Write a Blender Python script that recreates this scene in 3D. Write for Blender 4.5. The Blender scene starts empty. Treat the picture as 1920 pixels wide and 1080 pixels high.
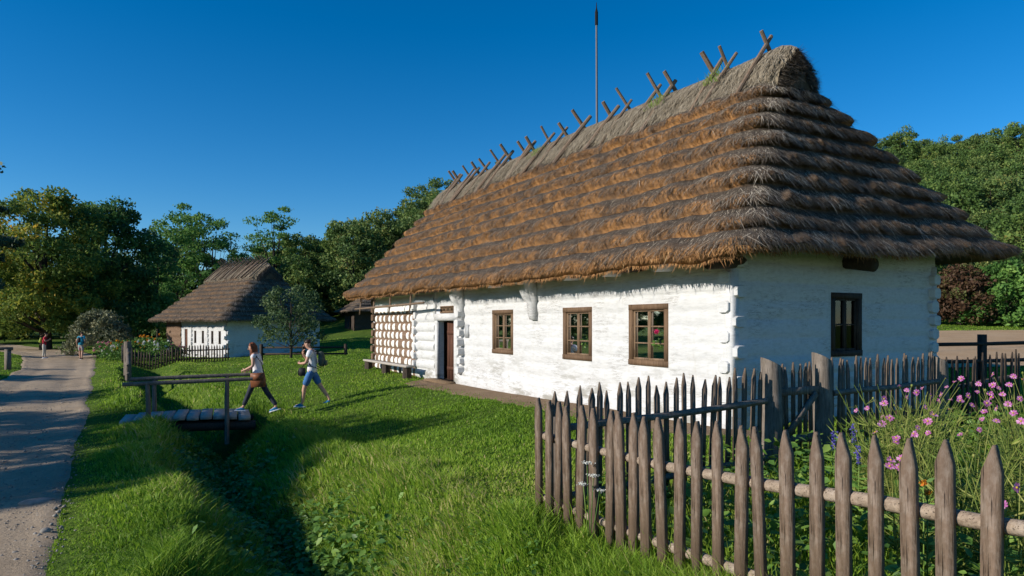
import bpy, bmesh, math, random
import numpy as np
from mathutils import Vector, Matrix
PI = math.pi
R = math.radians
rng = np.random.default_rng(7)
random.seed(7)
SC = bpy.context.scene
COL = SC.collection

# ------------------------------------------------------------------ camera
CAM_Z = 1.75
cd = bpy.data.cameras.new('camera')
cd.sensor_width = 36
cd.lens = 24
cd.shift_y = 65 / 1920
cd.clip_start = 0.05
cd.clip_end = 3000
cam = bpy.data.objects.new('camera', cd)
cam.location = (0, 0, CAM_Z)
cam.rotation_euler = (R(90), 0, 0)
COL.objects.link(cam)
SC.camera = cam

# ------------------------------------------------------------------ sky, sun, exposure
SUN_EL = R(22)
SUN_DIR_H = Vector((-0.924, -0.383))          # horizontal direction towards the sun
w = bpy.data.worlds.new('World')
SC.world = w
w.use_nodes = True
nt = w.node_tree
nt.nodes.clear()
sky = nt.nodes.new('ShaderNodeTexSky')
sky.sky_type = 'NISHITA'
sky.sun_disc = False
sky.sun_elevation = SUN_EL
sky.sun_rotation = math.atan2(SUN_DIR_H.x, SUN_DIR_H.y)
sky.altitude = 600
sky.air_density = 1.0
sky.dust_density = 0.0
sky.ozone_density = 5.0
hs = nt.nodes.new('ShaderNodeHueSaturation')
hs.inputs['Saturation'].default_value = 1.3
hs.inputs['Value'].default_value = 1.0
bg = nt.nodes.new('ShaderNodeBackground')
bg.inputs['Strength'].default_value = 0.098
wo = nt.nodes.new('ShaderNodeOutputWorld')
nt.links.new(sky.outputs[0], hs.inputs['Color'])
nt.links.new(hs.outputs[0], bg.inputs['Color'])
nt.links.new(bg.outputs[0], wo.inputs['Surface'])
sl = bpy.data.lights.new('sun', 'SUN')
sl.energy = 4.2
sl.angle = R(0.5)
sl.color = (1.0, 0.93, 0.82)
sun = bpy.data.objects.new('sun', sl)
sd = Vector((SUN_DIR_H.x * math.cos(SUN_EL), SUN_DIR_H.y * math.cos(SUN_EL), math.sin(SUN_EL)))
sun.rotation_euler = sd.to_track_quat('Z', 'Y').to_euler()
sun.location = sd * 60
COL.objects.link(sun)
SC.view_settings.view_transform = 'Standard'
SC.view_settings.look = 'None'
SC.view_settings.exposure = 0.45
SC.view_settings.gamma = 1.0
SC.view_settings.use_curve_mapping = False
SC.cycles.max_bounces = 6
SC.cycles.transparent_max_bounces = 12
SC.cycles.use_denoising = True

# ------------------------------------------------------------------ helpers
def tag(o, label=None, cat=None, group=None, kind=None):
    if label: o['label'] = label
    if cat: o['category'] = cat
    if group: o['group'] = group
    if kind: o['kind'] = kind
    return o

def empty(name, loc=(0, 0, 0), rz=0.0, label=None, cat=None, group=None):
    o = bpy.data.objects.new(name, None)
    o.empty_display_size = 0.3
    o.location = loc
    o.rotation_euler = (0, 0, rz)
    COL.objects.link(o)
    return tag(o, label, cat, group)

def np_mesh(name, V, loops, lens, mats, parent=None, mi=None, rnd=None, smooth=False, vattr=None):
    me = bpy.data.meshes.new(name)
    V = np.asarray(V, np.float32)
    loops = np.asarray(loops, np.int32).ravel()
    lens = np.asarray(lens, np.int32)
    me.vertices.add(len(V))
    me.vertices.foreach_set('co', V.ravel())
    me.loops.add(len(loops))
    me.loops.foreach_set('vertex_index', loops)
    me.polygons.add(len(lens))
    st = np.concatenate([[0], np.cumsum(lens)[:-1]]).astype(np.int32)
    me.polygons.foreach_set('loop_start', st)
    if mi is not None:
        me.polygons.foreach_set('material_index', np.asarray(mi, np.int32))
    if smooth:
        me.polygons.foreach_set('use_smooth', np.ones(len(lens), bool))
    if rnd is not None:
        a = me.attributes.new('rnd', 'FLOAT', 'FACE')
        a.data.foreach_set('value', np.asarray(rnd, np.float32))
    for k, v in (vattr or {}).items():
        a = me.attributes.new(k, 'FLOAT', 'POINT')
        a.data.foreach_set('value', np.asarray(v, np.float32))
    me.update(calc_edges=True)
    me.validate()
    for m in (mats if isinstance(mats, (list, tuple)) else [mats]):
        me.materials.append(m)
    o = bpy.data.objects.new(name, me)
    COL.objects.link(o)
    if parent is not None:
        o.parent = parent
    return o

class MB:
    def __init__(s):
        s.v = []; s.f = []; s.m = []; s.r = []
    def add(s, vs, fs, m=0, r=None):
        b = len(s.v)
        r = random.random() if r is None else r
        s.v += [tuple(p) for p in vs]
        for f in fs:
            s.f.append([i + b for i in f]); s.m.append(m); s.r.append(r)
    def box(s, c, d, rot=None, m=0, r=None, taper=0.0, bev=0.0):
        hx, hy, hz = d[0] / 2, d[1] / 2, d[2] / 2
        vs = []
        if bev > 0:
            b = min(bev, hx * .9, hy * .9, hz * .9)
            # chamfered along the longest horizontal/vertical edges: octagonal prism along z
            ring = [(-hx + b, -hy), (hx - b, -hy), (hx, -hy + b), (hx, hy - b), (hx - b, hy), (-hx + b, hy), (-hx, hy - b), (-hx, -hy + b)]
            for z in (-hz, hz):
                vs += [Vector((x, y, z)) for x, y in ring]
            fs = [[7, 6, 5, 4, 3, 2, 1, 0], list(range(8, 16))] + [[i, (i + 1) % 8, 8 + (i + 1) % 8, 8 + i] for i in range(8)]
        else:
            for z in (-hz, hz):
                k = 1 - taper if z > 0 else 1
                vs += [Vector((-hx * k, -hy * k, z)), Vector((hx * k, -hy * k, z)), Vector((hx * k, hy * k, z)), Vector((-hx * k, hy * k, z))]
            fs = [[3, 2, 1, 0], [4, 5, 6, 7], [0, 1, 5, 4], [1, 2, 6, 5], [2, 3, 7, 6], [3, 0, 4, 7]]
        if rot is not None:
            vs = [rot @ p for p in vs]
        c = Vector(c)
        s.add([p + c for p in vs], fs, m, r)
    def tube(s, pts, rad, n=8, m=0, r=None, cap=True, wob=0.0, flat=1.0):
        pts = [Vector(p) for p in pts]
        if not isinstance(rad, (list, tuple)):
            rad = [rad] * len(pts)
        vs = []; fs = []
        prev = None
        for i, p in enumerate(pts):
            t = (pts[min(i + 1, len(pts) - 1)] - pts[max(i - 1, 0)]).normalized()
            if prev is None:
                a = Vector((0, 0, 1)) if abs(t.z) < .9 else Vector((1, 0, 0))
                u = t.cross(a).normalized()
            else:
                u = (prev - t * prev.dot(t)).normalized()
            prev = u
            v = t.cross(u)
            for k in range(n):
                an = 2 * PI * k / n
                rr = rad[i] * (1 + wob * (random.random() - .5))
                vs.append(p + u * (math.cos(an) * rr) + v * (math.sin(an) * rr * flat))
        for i in range(len(pts) - 1):
            for k in range(n):
                fs.append([i * n + k, i * n + (k + 1) % n, (i + 1) * n + (k + 1) % n, (i + 1) * n + k])
        if cap:
            fs.append(list(range(n))[::-1]); fs.append([(len(pts) - 1) * n + k for k in range(n)])
        s.add(vs, fs, m, r)
    def ball(s, c, rad, n=10, m=0, r=None, rot=None):
        rx, ry, rz = rad if isinstance(rad, (tuple, list)) else (rad,) * 3
        vs = []; fs = []; k = n // 2
        for i in range(k + 1):
            th = PI * i / k
            for j in range(n):
                ph = 2 * PI * j / n
                p = Vector((rx * math.sin(th) * math.cos(ph), ry * math.sin(th) * math.sin(ph), rz * math.cos(th)))
                if rot is not None: p = rot @ p
                vs.append(p + Vector(c))
        for i in range(k):
            for j in range(n):
                fs.append([i * n + j, (i + 1) * n + j, (i + 1) * n + (j + 1) % n, i * n + (j + 1) % n])
        s.add(vs, fs, m, r)
    def build(s, name, mats, parent=None, smooth=False):
        loops = [i for f in s.f for i in f]
        return np_mesh(name, s.v, loops, [len(f) for f in s.f], mats, parent, s.m, s.r, smooth)

def smooth_by_angle(o, deg=40):
    o.data.polygons.foreach_set('use_smooth', np.ones(len(o.data.polygons), bool))
    bm = bmesh.new(); bm.from_mesh(o.data)
    for e in bm.edges:
        if len(e.link_faces) == 2 and e.calc_face_angle(0) > R(deg):
            e.smooth = False
    bm.to_mesh(o.data); bm.free()
    return o

def ss(t):
    t = np.clip(t, 0, 1)
    return t * t * (3 - 2 * t)

def hash2(i, j, seed):
    h = (i * 374761393 + j * 668265263 + seed * 974634541) & 0x7fffffff
    h = ((h ^ (h >> 13)) * 1274126177) & 0x7fffffff
    return ((h ^ (h >> 16)) & 0xffff) / 65535.0

def vn(x, y, seed=0):
    x = np.asarray(x, float); y = np.asarray(y, float)
    i = np.floor(x).astype(np.int64); j = np.floor(y).astype(np.int64)
    fx = x - i; fy = y - j
    fx = fx * fx * (3 - 2 * fx); fy = fy * fy * (3 - 2 * fy)
    a = hash2(i, j, seed); b = hash2(i + 1, j, seed); c = hash2(i, j + 1, seed); d = hash2(i + 1, j + 1, seed)
    return (a * (1 - fx) + b * fx) * (1 - fy) + (c * (1 - fx) + d * fx) * fy

def fbm(x, y, seed=0, o=3):
    s = 0; a = .5; t = 0
    for k in range(o):
        s = s + a * vn(x * 2 ** k, y * 2 ** k, seed + k * 17); t += a; a *= .5
    return s / t

# strips: grass blades, straws.  P roots, D tip offset vectors, W half-width vectors, B mid offset (bend)
def strips(P, D, Wv, B):
    n = len(P)
    V = np.empty((n, 5, 3), np.float32)
    M = P + D * .55 + B
    V[:, 0] = P - Wv; V[:, 1] = P + Wv; V[:, 2] = M + Wv * .75; V[:, 3] = M - Wv * .75; V[:, 4] = P + D
    base = np.arange(n, dtype=np.int32)[:, None] * 5
    loops = (base + np.array([[0, 1, 2, 3, 3, 2, 4]], np.int32)).ravel()
    lens = np.tile([4, 3], n)
    return V.reshape(-1, 3), loops, lens

# ------------------------------------------------------------------ materials
def new_mat(name):
    m = bpy.data.materials.new(name); m.use_nodes = True
    n = m.node_tree.nodes; l = m.node_tree.links
    return m, n, l, n['Principled BSDF'], n['Material Output']

def ramp(n, l, fac, stops):
    r = n.new('ShaderNodeValToRGB')
    while len(r.color_ramp.elements) < len(stops):
        r.color_ramp.elements.new(.5)
    for e, (p, c) in zip(r.color_ramp.elements, stops):
        e.position = p
        e.color = (*c, 1) if len(c) == 3 else c
    l.new(fac, r.inputs[0])
    return r.outputs[0]

def noise(n, l, scale, detail=4, rough=.6, stretch=(1, 1, 1), co='Object'):
    t = n.new('ShaderNodeTexCoord'); mp = n.new('ShaderNodeMapping')
    mp.inputs['Scale'].default_value = stretch
    l.new(t.outputs[co], mp.inputs[0])
    x = n.new('ShaderNodeTexNoise'); x.inputs['Scale'].default_value = scale
    x.inputs['Detail'].default_value = detail; x.inputs['Roughness'].default_value = rough
    l.new(mp.outputs[0], x.inputs['Vector'])
    return x.outputs['Fac']

def mix(n, l, fac, a, b, mode='MIX'):
    x = n.new('ShaderNodeMix'); x.data_type = 'RGBA'; x.blend_type = mode
    for sck, v in ((x.inputs[0], fac), (x.inputs[6], a), (x.inputs[7], b)):
        if isinstance(v, (int, float)): sck.default_value = v
        elif isinstance(v, tuple): sck.default_value = (*v, 1)
        else: l.new(v, sck)
    return x.outputs[2]

def bump(n, l, p, h, strength, dist):
    b = n.new('ShaderNodeBump'); b.inputs['Strength'].default_value = strength; b.inputs['Distance'].default_value = dist
    l.new(h, b.inputs['Height']); l.new(b.outputs[0], p.inputs['Normal'])

def attr(n, name):
    a = n.new('ShaderNodeAttribute'); a.attribute_name = name
    return a.outputs['Fac']

def plain(name, c, rough=.7, var=.12, scale=8, bmp=.0, stretch=(1, 1, 1), c2=None, rn=True):
    m, n, l, p, o = new_mat(name)
    f = noise(n, l, scale, 5, .65, stretch)
    c2 = c2 or tuple(x * (1 - var * 2.2) for x in c)
    c1 = ramp(n, l, f, [(.32, c2), (.68, c)])
    if rn:
        c1 = mix(n, l, ramp(n, l, attr(n, 'rnd'), [(0, (0, 0, 0)), (1, (var, var, var))]), c1, (c2[0] * .6, c2[1] * .6, c2[2] * .6))
    l.new(c1, p.inputs['Base Color'])
    p.inputs['Roughness'].default_value = rough
    p.inputs['Specular IOR Level'].default_value = .25
    if bmp: bump(n, l, p, f, bmp, .01)
    return m

def leafmat(name, stops, trans=.35, rough=.6, spec=.2):
    m, n, l, p, o = new_mat(name)
    c = ramp(n, l, attr(n, 'rnd'), stops)
    l.new(c, p.inputs['Base Color'])
    p.inputs['Roughness'].default_value = rough
    p.inputs['Specular IOR Level'].default_value = spec
    t = n.new('ShaderNodeBsdfTranslucent'); l.new(c, t.inputs[0])
    ms = n.new('ShaderNodeMixShader'); ms.inputs[0].default_value = trans
    l.new(p.outputs[0], ms.inputs[1]); l.new(t.outputs[0], ms.inputs[2]); l.new(ms.outputs[0], o.inputs[0])
    return m

M = {}
def whitewash():
    m, n, l, p, o = new_mat('whitewash')
    a = noise(n, l, 1.6, 6, .7, (1, .6, 2.2))
    b = noise(n, l, 9, 5, .7, (1, .5, 2.5))
    c = ramp(n, l, b, [(.25, (.45, .45, .445)), (.5, (.57, .57, .57)), (.75, (.62, .62, .62))])
    worn = ramp(n, l, a, [(.53, (0, 0, 0)), (.62, (1, 1, 1))])
    zc = n.new('ShaderNodeTexCoord'); sx = n.new('ShaderNodeSeparateXYZ'); l.new(zc.outputs['Object'], sx.inputs[0])
    low = n.new('ShaderNodeMapRange'); low.inputs[1].default_value = 1.2; low.inputs[2].default_value = .3
    l.new(sx.outputs['Z'], low.inputs[0])
    k = n.new('ShaderNodeMath'); k.operation = 'MULTIPLY'; l.new(worn, k.inputs[0]); l.new(low.outputs[0], k.inputs[1])
    c = mix(n, l, k.outputs[0], c, (.33, .32, .29))
    d = noise(n, l, 22, 3, .6, (1, .35, 3))
    sp = ramp(n, l, d, [(.72, (0, 0, 0)), (.78, (1, 1, 1))])
    k2 = n.new('ShaderNodeMath'); k2.operation = 'MULTIPLY'; l.new(sp, k2.inputs[0]); k2.inputs[1].default_value = .5
    c = mix(n, l, k2.outputs[0], c, (.3, .27, .22))
    cr = noise(n, l, 3.2, 7, .72, (.45, .22, 3.6)); cm = noise(n, l, 1.3, 3, .6)
    line = ramp(n, l, cr, [(.478, (0, 0, 0)), (.490, (1, 1, 1)), (.497, (1, 1, 1)), (.509, (0, 0, 0))])
    msk = ramp(n, l, cm, [(.50, (0, 0, 0)), (.62, (.8, .8, .8))])
    k3 = n.new('ShaderNodeMath'); k3.operation = 'MULTIPLY'; l.new(line, k3.inputs[0]); l.new(msk, k3.inputs[1])
    c = mix(n, l, k3.outputs[0], c, (.17, .15, .125))
    dr = ramp(n, l, noise(n, l, 4, 5, .7, (3.2, 3.2, .16)), [(.55, (0, 0, 0)), (.75, (.35, .35, .35))])
    c = mix(n, l, dr, c, (.45, .43, .38))
    l.new(c, p.inputs['Base Color']); p.inputs['Roughness'].default_value = .85
    p.inputs['Specular IOR Level'].default_value = .15
    hgt = noise(n, l, 5, 6, .65, (1, .6, 2))
    bump(n, l, p, hgt, .45, .03)
    return m
M['white'] = whitewash()

def wood(name, c1, c2, along='z', rough=.75, scale=6, grey=None):
    m, n, l, p, o = new_mat(name)
    st = {'z': (7, 7, .7), 'y': (7, .7, 7), 'x': (.7, 7, 7)}[along]
    f = noise(n, l, scale, 6, .7, st)
    c = ramp(n, l, f, [(.3, c2), (.62, c1)])
    r = attr(n, 'rnd')
    c = mix(n, l, ramp(n, l, r, [(0, (0, 0, 0)), (1, (.45, .45, .45))]), c, tuple(x * .55 for x in c1))
    if grey:
        g = ramp(n, l, noise(n, l, 3.5, 6, .7, (2.5, 2.5, 1.2)), [(.5, (0, 0, 0)), (.7, (.6, .6, .6))])
        c = mix(n, l, g, c, grey)
    ck = ramp(n, l, noise(n, l, scale * 1.7, 4, .6, tuple(x * (1.6 if x > 1 else .55) for x in st)), [(.36, (1, 1, 1)), (.41, (0, 0, 0))])
    c = mix(n, l, ck, c, tuple(x * .35 for x in c2))
    l.new(c, p.inputs['Base Color']); p.inputs['Roughness'].default_value = rough
    p.inputs['Specular IOR Level'].default_value = .2
    bump(n, l, p, f, .7, .008)
    return m
M['picket'] = wood('picket wood', (.20, .138, .096), (.095, .064, .044), 'z', grey=(.34, .285, .235))
M['picket_back'] = wood('old picket wood', (.17, .125, .09), (.08, .058, .042), 'z', grey=(.25, .20, .16))
M['rail'] = wood('weathered rail wood', (.36, .28, .21), (.16, .115, .08), 'x', grey=(.42, .36, .30))
M['post'] = wood('grey post wood', (.22, .18, .145), (.08, .065, .055), 'z', grey=(.32, .27, .23))
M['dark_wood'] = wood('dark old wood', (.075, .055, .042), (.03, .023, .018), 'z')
M['frame'] = wood('window frame wood', (.20, .125, .075), (.10, .06, .035), 'z')
M['frame_dark'] = wood('dark frame wood', (.07, .05, .04), (.03, .022, .018), 'z')
M['sash'] = wood('sash wood', (.26, .175, .11), (.13, .085, .05), 'z')
M['door'] = wood('brown door boards', (.13, .055, .033), (.06, .026, .017), 'z')
M['pole'] = wood('ridge pole wood', (.27, .185, .12), (.12, .085, .06), 'x', grey=(.25, .21, .18))
M['plank'] = wood('bridge plank wood', (.50, .45, .40), (.27, .24, .20), 'x', grey=(.42, .38, .33))
M['black'] = plain('dark inside', (.012, .011, .01), .9, .1, rn=False)
M['log'] = wood('bare log', (.22, .14, .09), (.10, .062, .04), 'y')

def spotted():
    m, n, l, p, o = new_mat('logs with whitewash dabs')
    f = noise(n, l, 6, 6, .7, (7, .7, 7))
    c = ramp(n, l, f, [(.3, (.10, .062, .04)), (.62, (.23, .145, .09))])
    k = attr(n, 'dab')
    g = noise(n, l, 14, 4, .6)
    ad = n.new('ShaderNodeMath'); ad.operation = 'ADD'; l.new(k, ad.inputs[0]); l.new(g, ad.inputs[1])
    fac = ramp(n, l, ad.outputs[0], [(.86, (0, 0, 0)), (.98, (1, 1, 1))])
    c = mix(n, l, fac, c, (.74, .73, .70))
    l.new(c, p.inputs['Base Color']); p.inputs['Roughness'].default_value = .85
    bump(n, l, p, f, .5, .008)
    return m
M['spotted'] = spotted()

def thatch():
    m, n, l, p, o = new_mat('thatch')
    f = noise(n, l, 10, 5, .75, (1, 1, .25))
    g = noise(n, l, 2.0, 4, .6)
    top = ramp(n, l, f, [(.3, (.045, .035, .027)), (.55, (.105, .084, .066)), (.75, (.19, .155, .12))])
    end = ramp(n, l, f, [(.28, (.12, .06, .025)), (.5, (.36, .18, .068)), (.75, (.50, .275, .115))])
    end = mix(n, l, ramp(n, l, g, [(.40, (0, 0, 0)), (.62, (.8, .8, .8))]), end, (.13, .085, .055))
    c = mix(n, l, attr(n, 'butt'), top, end)
    l.new(c, p.inputs['Base Color']); p.inputs['Roughness'].default_value = .9
    p.inputs['Specular IOR Level'].default_value = .1
    bump(n, l, p, noise(n, l, 60, 3, .7, (1, 1, .2)), .8, .03)
    return m
M['thatch'] = thatch()
M['straw_top'] = leafmat('weathered straw', [(0, (.032, .025, .02)), (.5, (.11, .087, .067)), (.85, (.28, .23, .175)), (1, (.55, .47, .36))], .12, .8, .15)
M['straw_end'] = leafmat('orange straw ends', [(0, (.085, .045, .022)), (.45, (.30, .15, .060)), (.8, (.50, .27, .11)), (1, (.64, .45, .24))], .15, .8, .15)
M['straw_cap'] = leafmat('pale ridge straw', [(0, (.12, .095, .065)), (.5, (.29, .24, .17)), (1, (.48, .42, .32))], .12, .8, .15)
M['cap'] = plain('ridge straw bed', (.30, .25, .18), .9, .25, 14, .8, (1, .3, 1), rn=False)
M['moss'] = leafmat('moss tuft', [(0, (.08, .14, .02)), (1, (.22, .32, .05))])

M['grass'] = leafmat('grass blades', [(0, (.07, .15, .013)), (.45, (.20, .345, .028)), (.75, (.32, .46, .048)), (.92, (.40, .48, .08)), (1, (.55, .48, .20))], .48, .55, .25)
M['weed'] = leafmat('ditch weed leaves', [(0, (.06, .14, .024)), (.6, (.14, .27, .045)), (1, (.24, .36, .07))], .3, .5, .35)
def glass():
    m, n, l, p, o = new_mat('window glass')
    t = n.new('ShaderNodeBsdfTransparent'); t.inputs[0].default_value = (.72, .76, .76, 1)
    g = n.new('ShaderNodeBsdfGlossy'); g.inputs['Roughness'].default_value = .02
    fr = n.new('ShaderNodeFresnel'); fr.inputs[0].default_value = 1.5
    ms = n.new('ShaderNodeMixShader')
    l.new(fr.outputs[0], ms.inputs[0]); l.new(t.outputs[0], ms.inputs[1]); l.new(g.outputs[0], ms.inputs[2]); l.new(ms.outputs[0], o.inputs[0])
    return m
M['glass'] = glass()

# ------------------------------------------------------------------ frame of the big cottage and the lie of the land
CX, CY = 3.41, 10.57
ANG = math.atan2(.49, .872)
E2 = np.array([math.cos(ANG), math.sin(ANG)]); E1 = np.array([-math.sin(ANG), math.cos(ANG)])
HL, HW = 17.6, 5.5
def to_house(x, y):
    dx = x - CX; dy = y - CY
    return dx * E2[0] + dy * E2[1], dx * E1[0] + dy * E1[1]
def to_world(T, L):
    return CX + T * E2[0] + L * E1[0], CY + T * E2[1] + L * E1[1]
DY = np.array([-20, 2, 5, 7.7, 16, 22, 30, 38, 60]); DX = np.array([12, .8, -.95, -2.45, -7.0, -10.9, -16.0, -20, -30])
def ditch_d(x, y):
    c = np.interp(y, DY, DX) + .16 * np.sin(y * .9) + .1 * np.sin(y * 2.1)
    return (x - c) * .86
def road_edges(y):
    xr = np.interp(y, [-20, 6.3, 34, 48, 54, 62, 80], [11.6, -4.25, -20.8, -29.2, -34, -42, -62])
    wd = np.interp(y, [-20, 6, 34, 48, 62, 80], [3.8, 3.8, 3.7, 5.2, 7, 9])
    return xr - wd, xr
def G(x, y):
    x = np.asarray(x, float); y = np.asarray(y, float)
    T, L = to_house(x, y)
    Tb = -1.0 - 2.6 * ss((6 - L) / 7)
    m = ss((T - (Tb - 4.6)) / 4.6) * ss((34 - L) / 12)
    z = -.55 + .55 * m + .13 * ss((T + 5) / 8) * ss((10 - L) / 10)
    a = x / np.maximum(y, 20)
    S = np.interp(a, [-.5, -.4, -.23, 0, .5, .8], [0, .008, .028, .035, .062, .062])
    yy = np.clip(y - 20, 0, 45)
    z = z + S * (yy * yy / (yy + 6))
    A = np.interp(a, [-.9, -.5, -.42, -.34, -.2, -.1, .2, .5, .8], [.5, .6, .9, 2.4, 8.0, 14.0, 17, 21, 23.8])
    r = np.clip((y - 58) / 52, 0, 1.45)
    z = z + A * r * r / (r + .25)
    d = ditch_d(x, y)
    dd = np.clip(1 - np.abs(d) / (1.12 + .25 * vn(y * .5, y * 0 + 3, 5)), 0, 1)
    fade = ss((42 - y) / 8) * ss((y + 10) / 8)
    z = z - (.95 * dd ** 1.15) * fade
    z = z + .09 * np.exp(-((np.abs(d) - 1.3) / .4) ** 2) * fade
    xl, xr = road_edges(y)
    on = ss((x - xl + .5) / 1.0) * ss((xr + .5 - x) / 1.0)
    z = z - on * .10
    z = z + (fbm(x * .7, y * .7, 3) - .5) * .14 * (1 - .8 * on) * (1 - .7 * m)
    return z
def gz(x, y):
    return float(G(np.array([x]), np.array([y]))[0])

def ground_mat():
    m, n, l, p, o = new_mat('turf soil')
    f = noise(n, l, .35, 5, .6); g = noise(n, l, 6, 6, .7)
    c = ramp(n, l, g, [(.3, (.035, .065, .012)), (.55, (.085, .15, .022)), (.75, (.13, .19, .035))])
    c = mix(n, l, ramp(n, l, f, [(.4, (0, 0, 0)), (.65, (.55, .55, .55))]), c, (.13, .17, .03))
    l.new(c, p.inputs['Base Color']); p.inputs['Roughness'].default_value = .95
    p.inputs['Specular IOR Level'].default_value = .05
    bump(n, l, p, noise(n, l, 14, 5, .7), 1.0, .06)
    return m
def dirt_mat(name, cs, sc=1.0):
    m, n, l, p, o = new_mat(name)
    f = noise(n, l, .8 * sc, 6, .65); g = noise(n, l, 26 * sc, 5, .75)
    c = ramp(n, l, f, [(.3, cs[0]), (.7, cs[1])])
    c = mix(n, l, ramp(n, l, g, [(.35, (.6, .6, .6)), (.6, (0, 0, 0))]), c, cs[2])
    l.new(c, p.inputs['Base Color']); p.inputs['Roughness'].default_value = .95
    p.inputs['Specular IOR Level'].default_value = .1
    bump(n, l, p, g, .9, .03)
    return m
M['ground'] = ground_mat()
M['road'] = dirt_mat('gravel road', ((.35, .265, .18), (.53, .41, .285), (.24, .18, .12)))
M['earth'] = dirt_mat('bare earth', ((.21, .14, .085), (.33, .235, .15), (.13, .09, .055)))
M['field'] = dirt_mat('ploughed soil', ((.46, .30, .165), (.58, .41, .25), (.32, .20, .11)), .5)

def axis(lo, hi, near, k, c=0.0):
    out = [c]; s = near; v = c
    while v < hi:
        v += max(near, abs(v - c) * k); out.append(v)
    v = c
    while v > lo:
        v -= max(near, abs(v - c) * k); out.insert(0, v)
    return np.array(out)
def grid_obj(name, X, Y, mats, dz=0.0, parent=None, mask=None, smooth=True):
    xx, yy = np.meshgrid(X, Y) if X.ndim == 1 else (X, Y)
    zz = G(xx, yy) + dz
    V = np.stack([xx, yy, zz], -1).reshape(-1, 3)
    ny, nx = xx.shape
    i = np.arange(ny - 1)[:, None] * nx + np.arange(nx - 1)[None]
    F = np.stack([i, i + 1, i + 1 + nx, i + nx], -1).reshape(-1, 4)
    return np_mesh(name, V, F, np.full(len(F), 4), mats, parent, smooth=smooth)
gx = axis(-420, 420, .14, .016, -5.0); gy = axis(-25, 520, .14, .014, 9.0)
tag(grid_obj('ground', gx, gy, M['ground']), kind='structure')
# road: a strip that follows the ground with a ragged edge
ys = axis(-12, 78, .12, .012, 7.0)
xl, xr = road_edges(ys)
xl = xl - .35 * (fbm(ys * .5, ys * 0 + 2, 9) - .5); xr = xr + .30 * (fbm(ys * .45, ys * 0 + 8, 11, 3) - .5) + .05 * (vn(ys * 3, ys * 0, 12) - .5)
ts = np.linspace(0, 1, 30)
RX = xl[:, None] + (xr - xl)[:, None] * ts[None]
RY = np.repeat(ys[:, None], 30, 1)
rut = -.035 * np.exp(-((ts - .28) / .08) ** 2) - .03 * np.exp(-((ts - .72) / .08) ** 2) - .05 * (np.abs(ts - .5) > .49)
road = grid_obj('road', RX, RY, M['road'], .05 + rut[None] + .03 * (fbm(RX * 3, RY * 3, 21) - .5))
tag(road, kind='structure')
# bare earth along the front of the cottage
ls = np.linspace(-1.0, 12.6, 110)
wv = .75 + .55 * vn(ls * .8, ls * 0, 4) + .25 * vn(ls * 4, ls * 0, 6)
wv = wv * ss((ls + 1.1) / 1.5) * ss((12.7 - ls) / 2) + .05
tt = np.linspace(0, 1, 10)
TT = .1 - wv[:, None] * tt[None] * 1.15; LL = np.repeat(ls[:, None], 10, 1)
PX, PY = to_world(TT, LL)
tag(grid_obj('path', PX, PY, M['earth'], (.022 - .04 * (tt > .95))[None]), kind='structure')
# ploughed field on the right
fu = np.linspace(0, 1, 60); fv = np.linspace(0, 1, 40)
FXX = 9 + (70 - 9) * fu[None] + 0 * fv[:, None]; FYY = 22.5 + 19 * fv[:, None] + 0 * fu[None] + .10 * FXX
tag(grid_obj('field', FXX, FYY, M['field'], .03), kind='structure')

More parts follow.
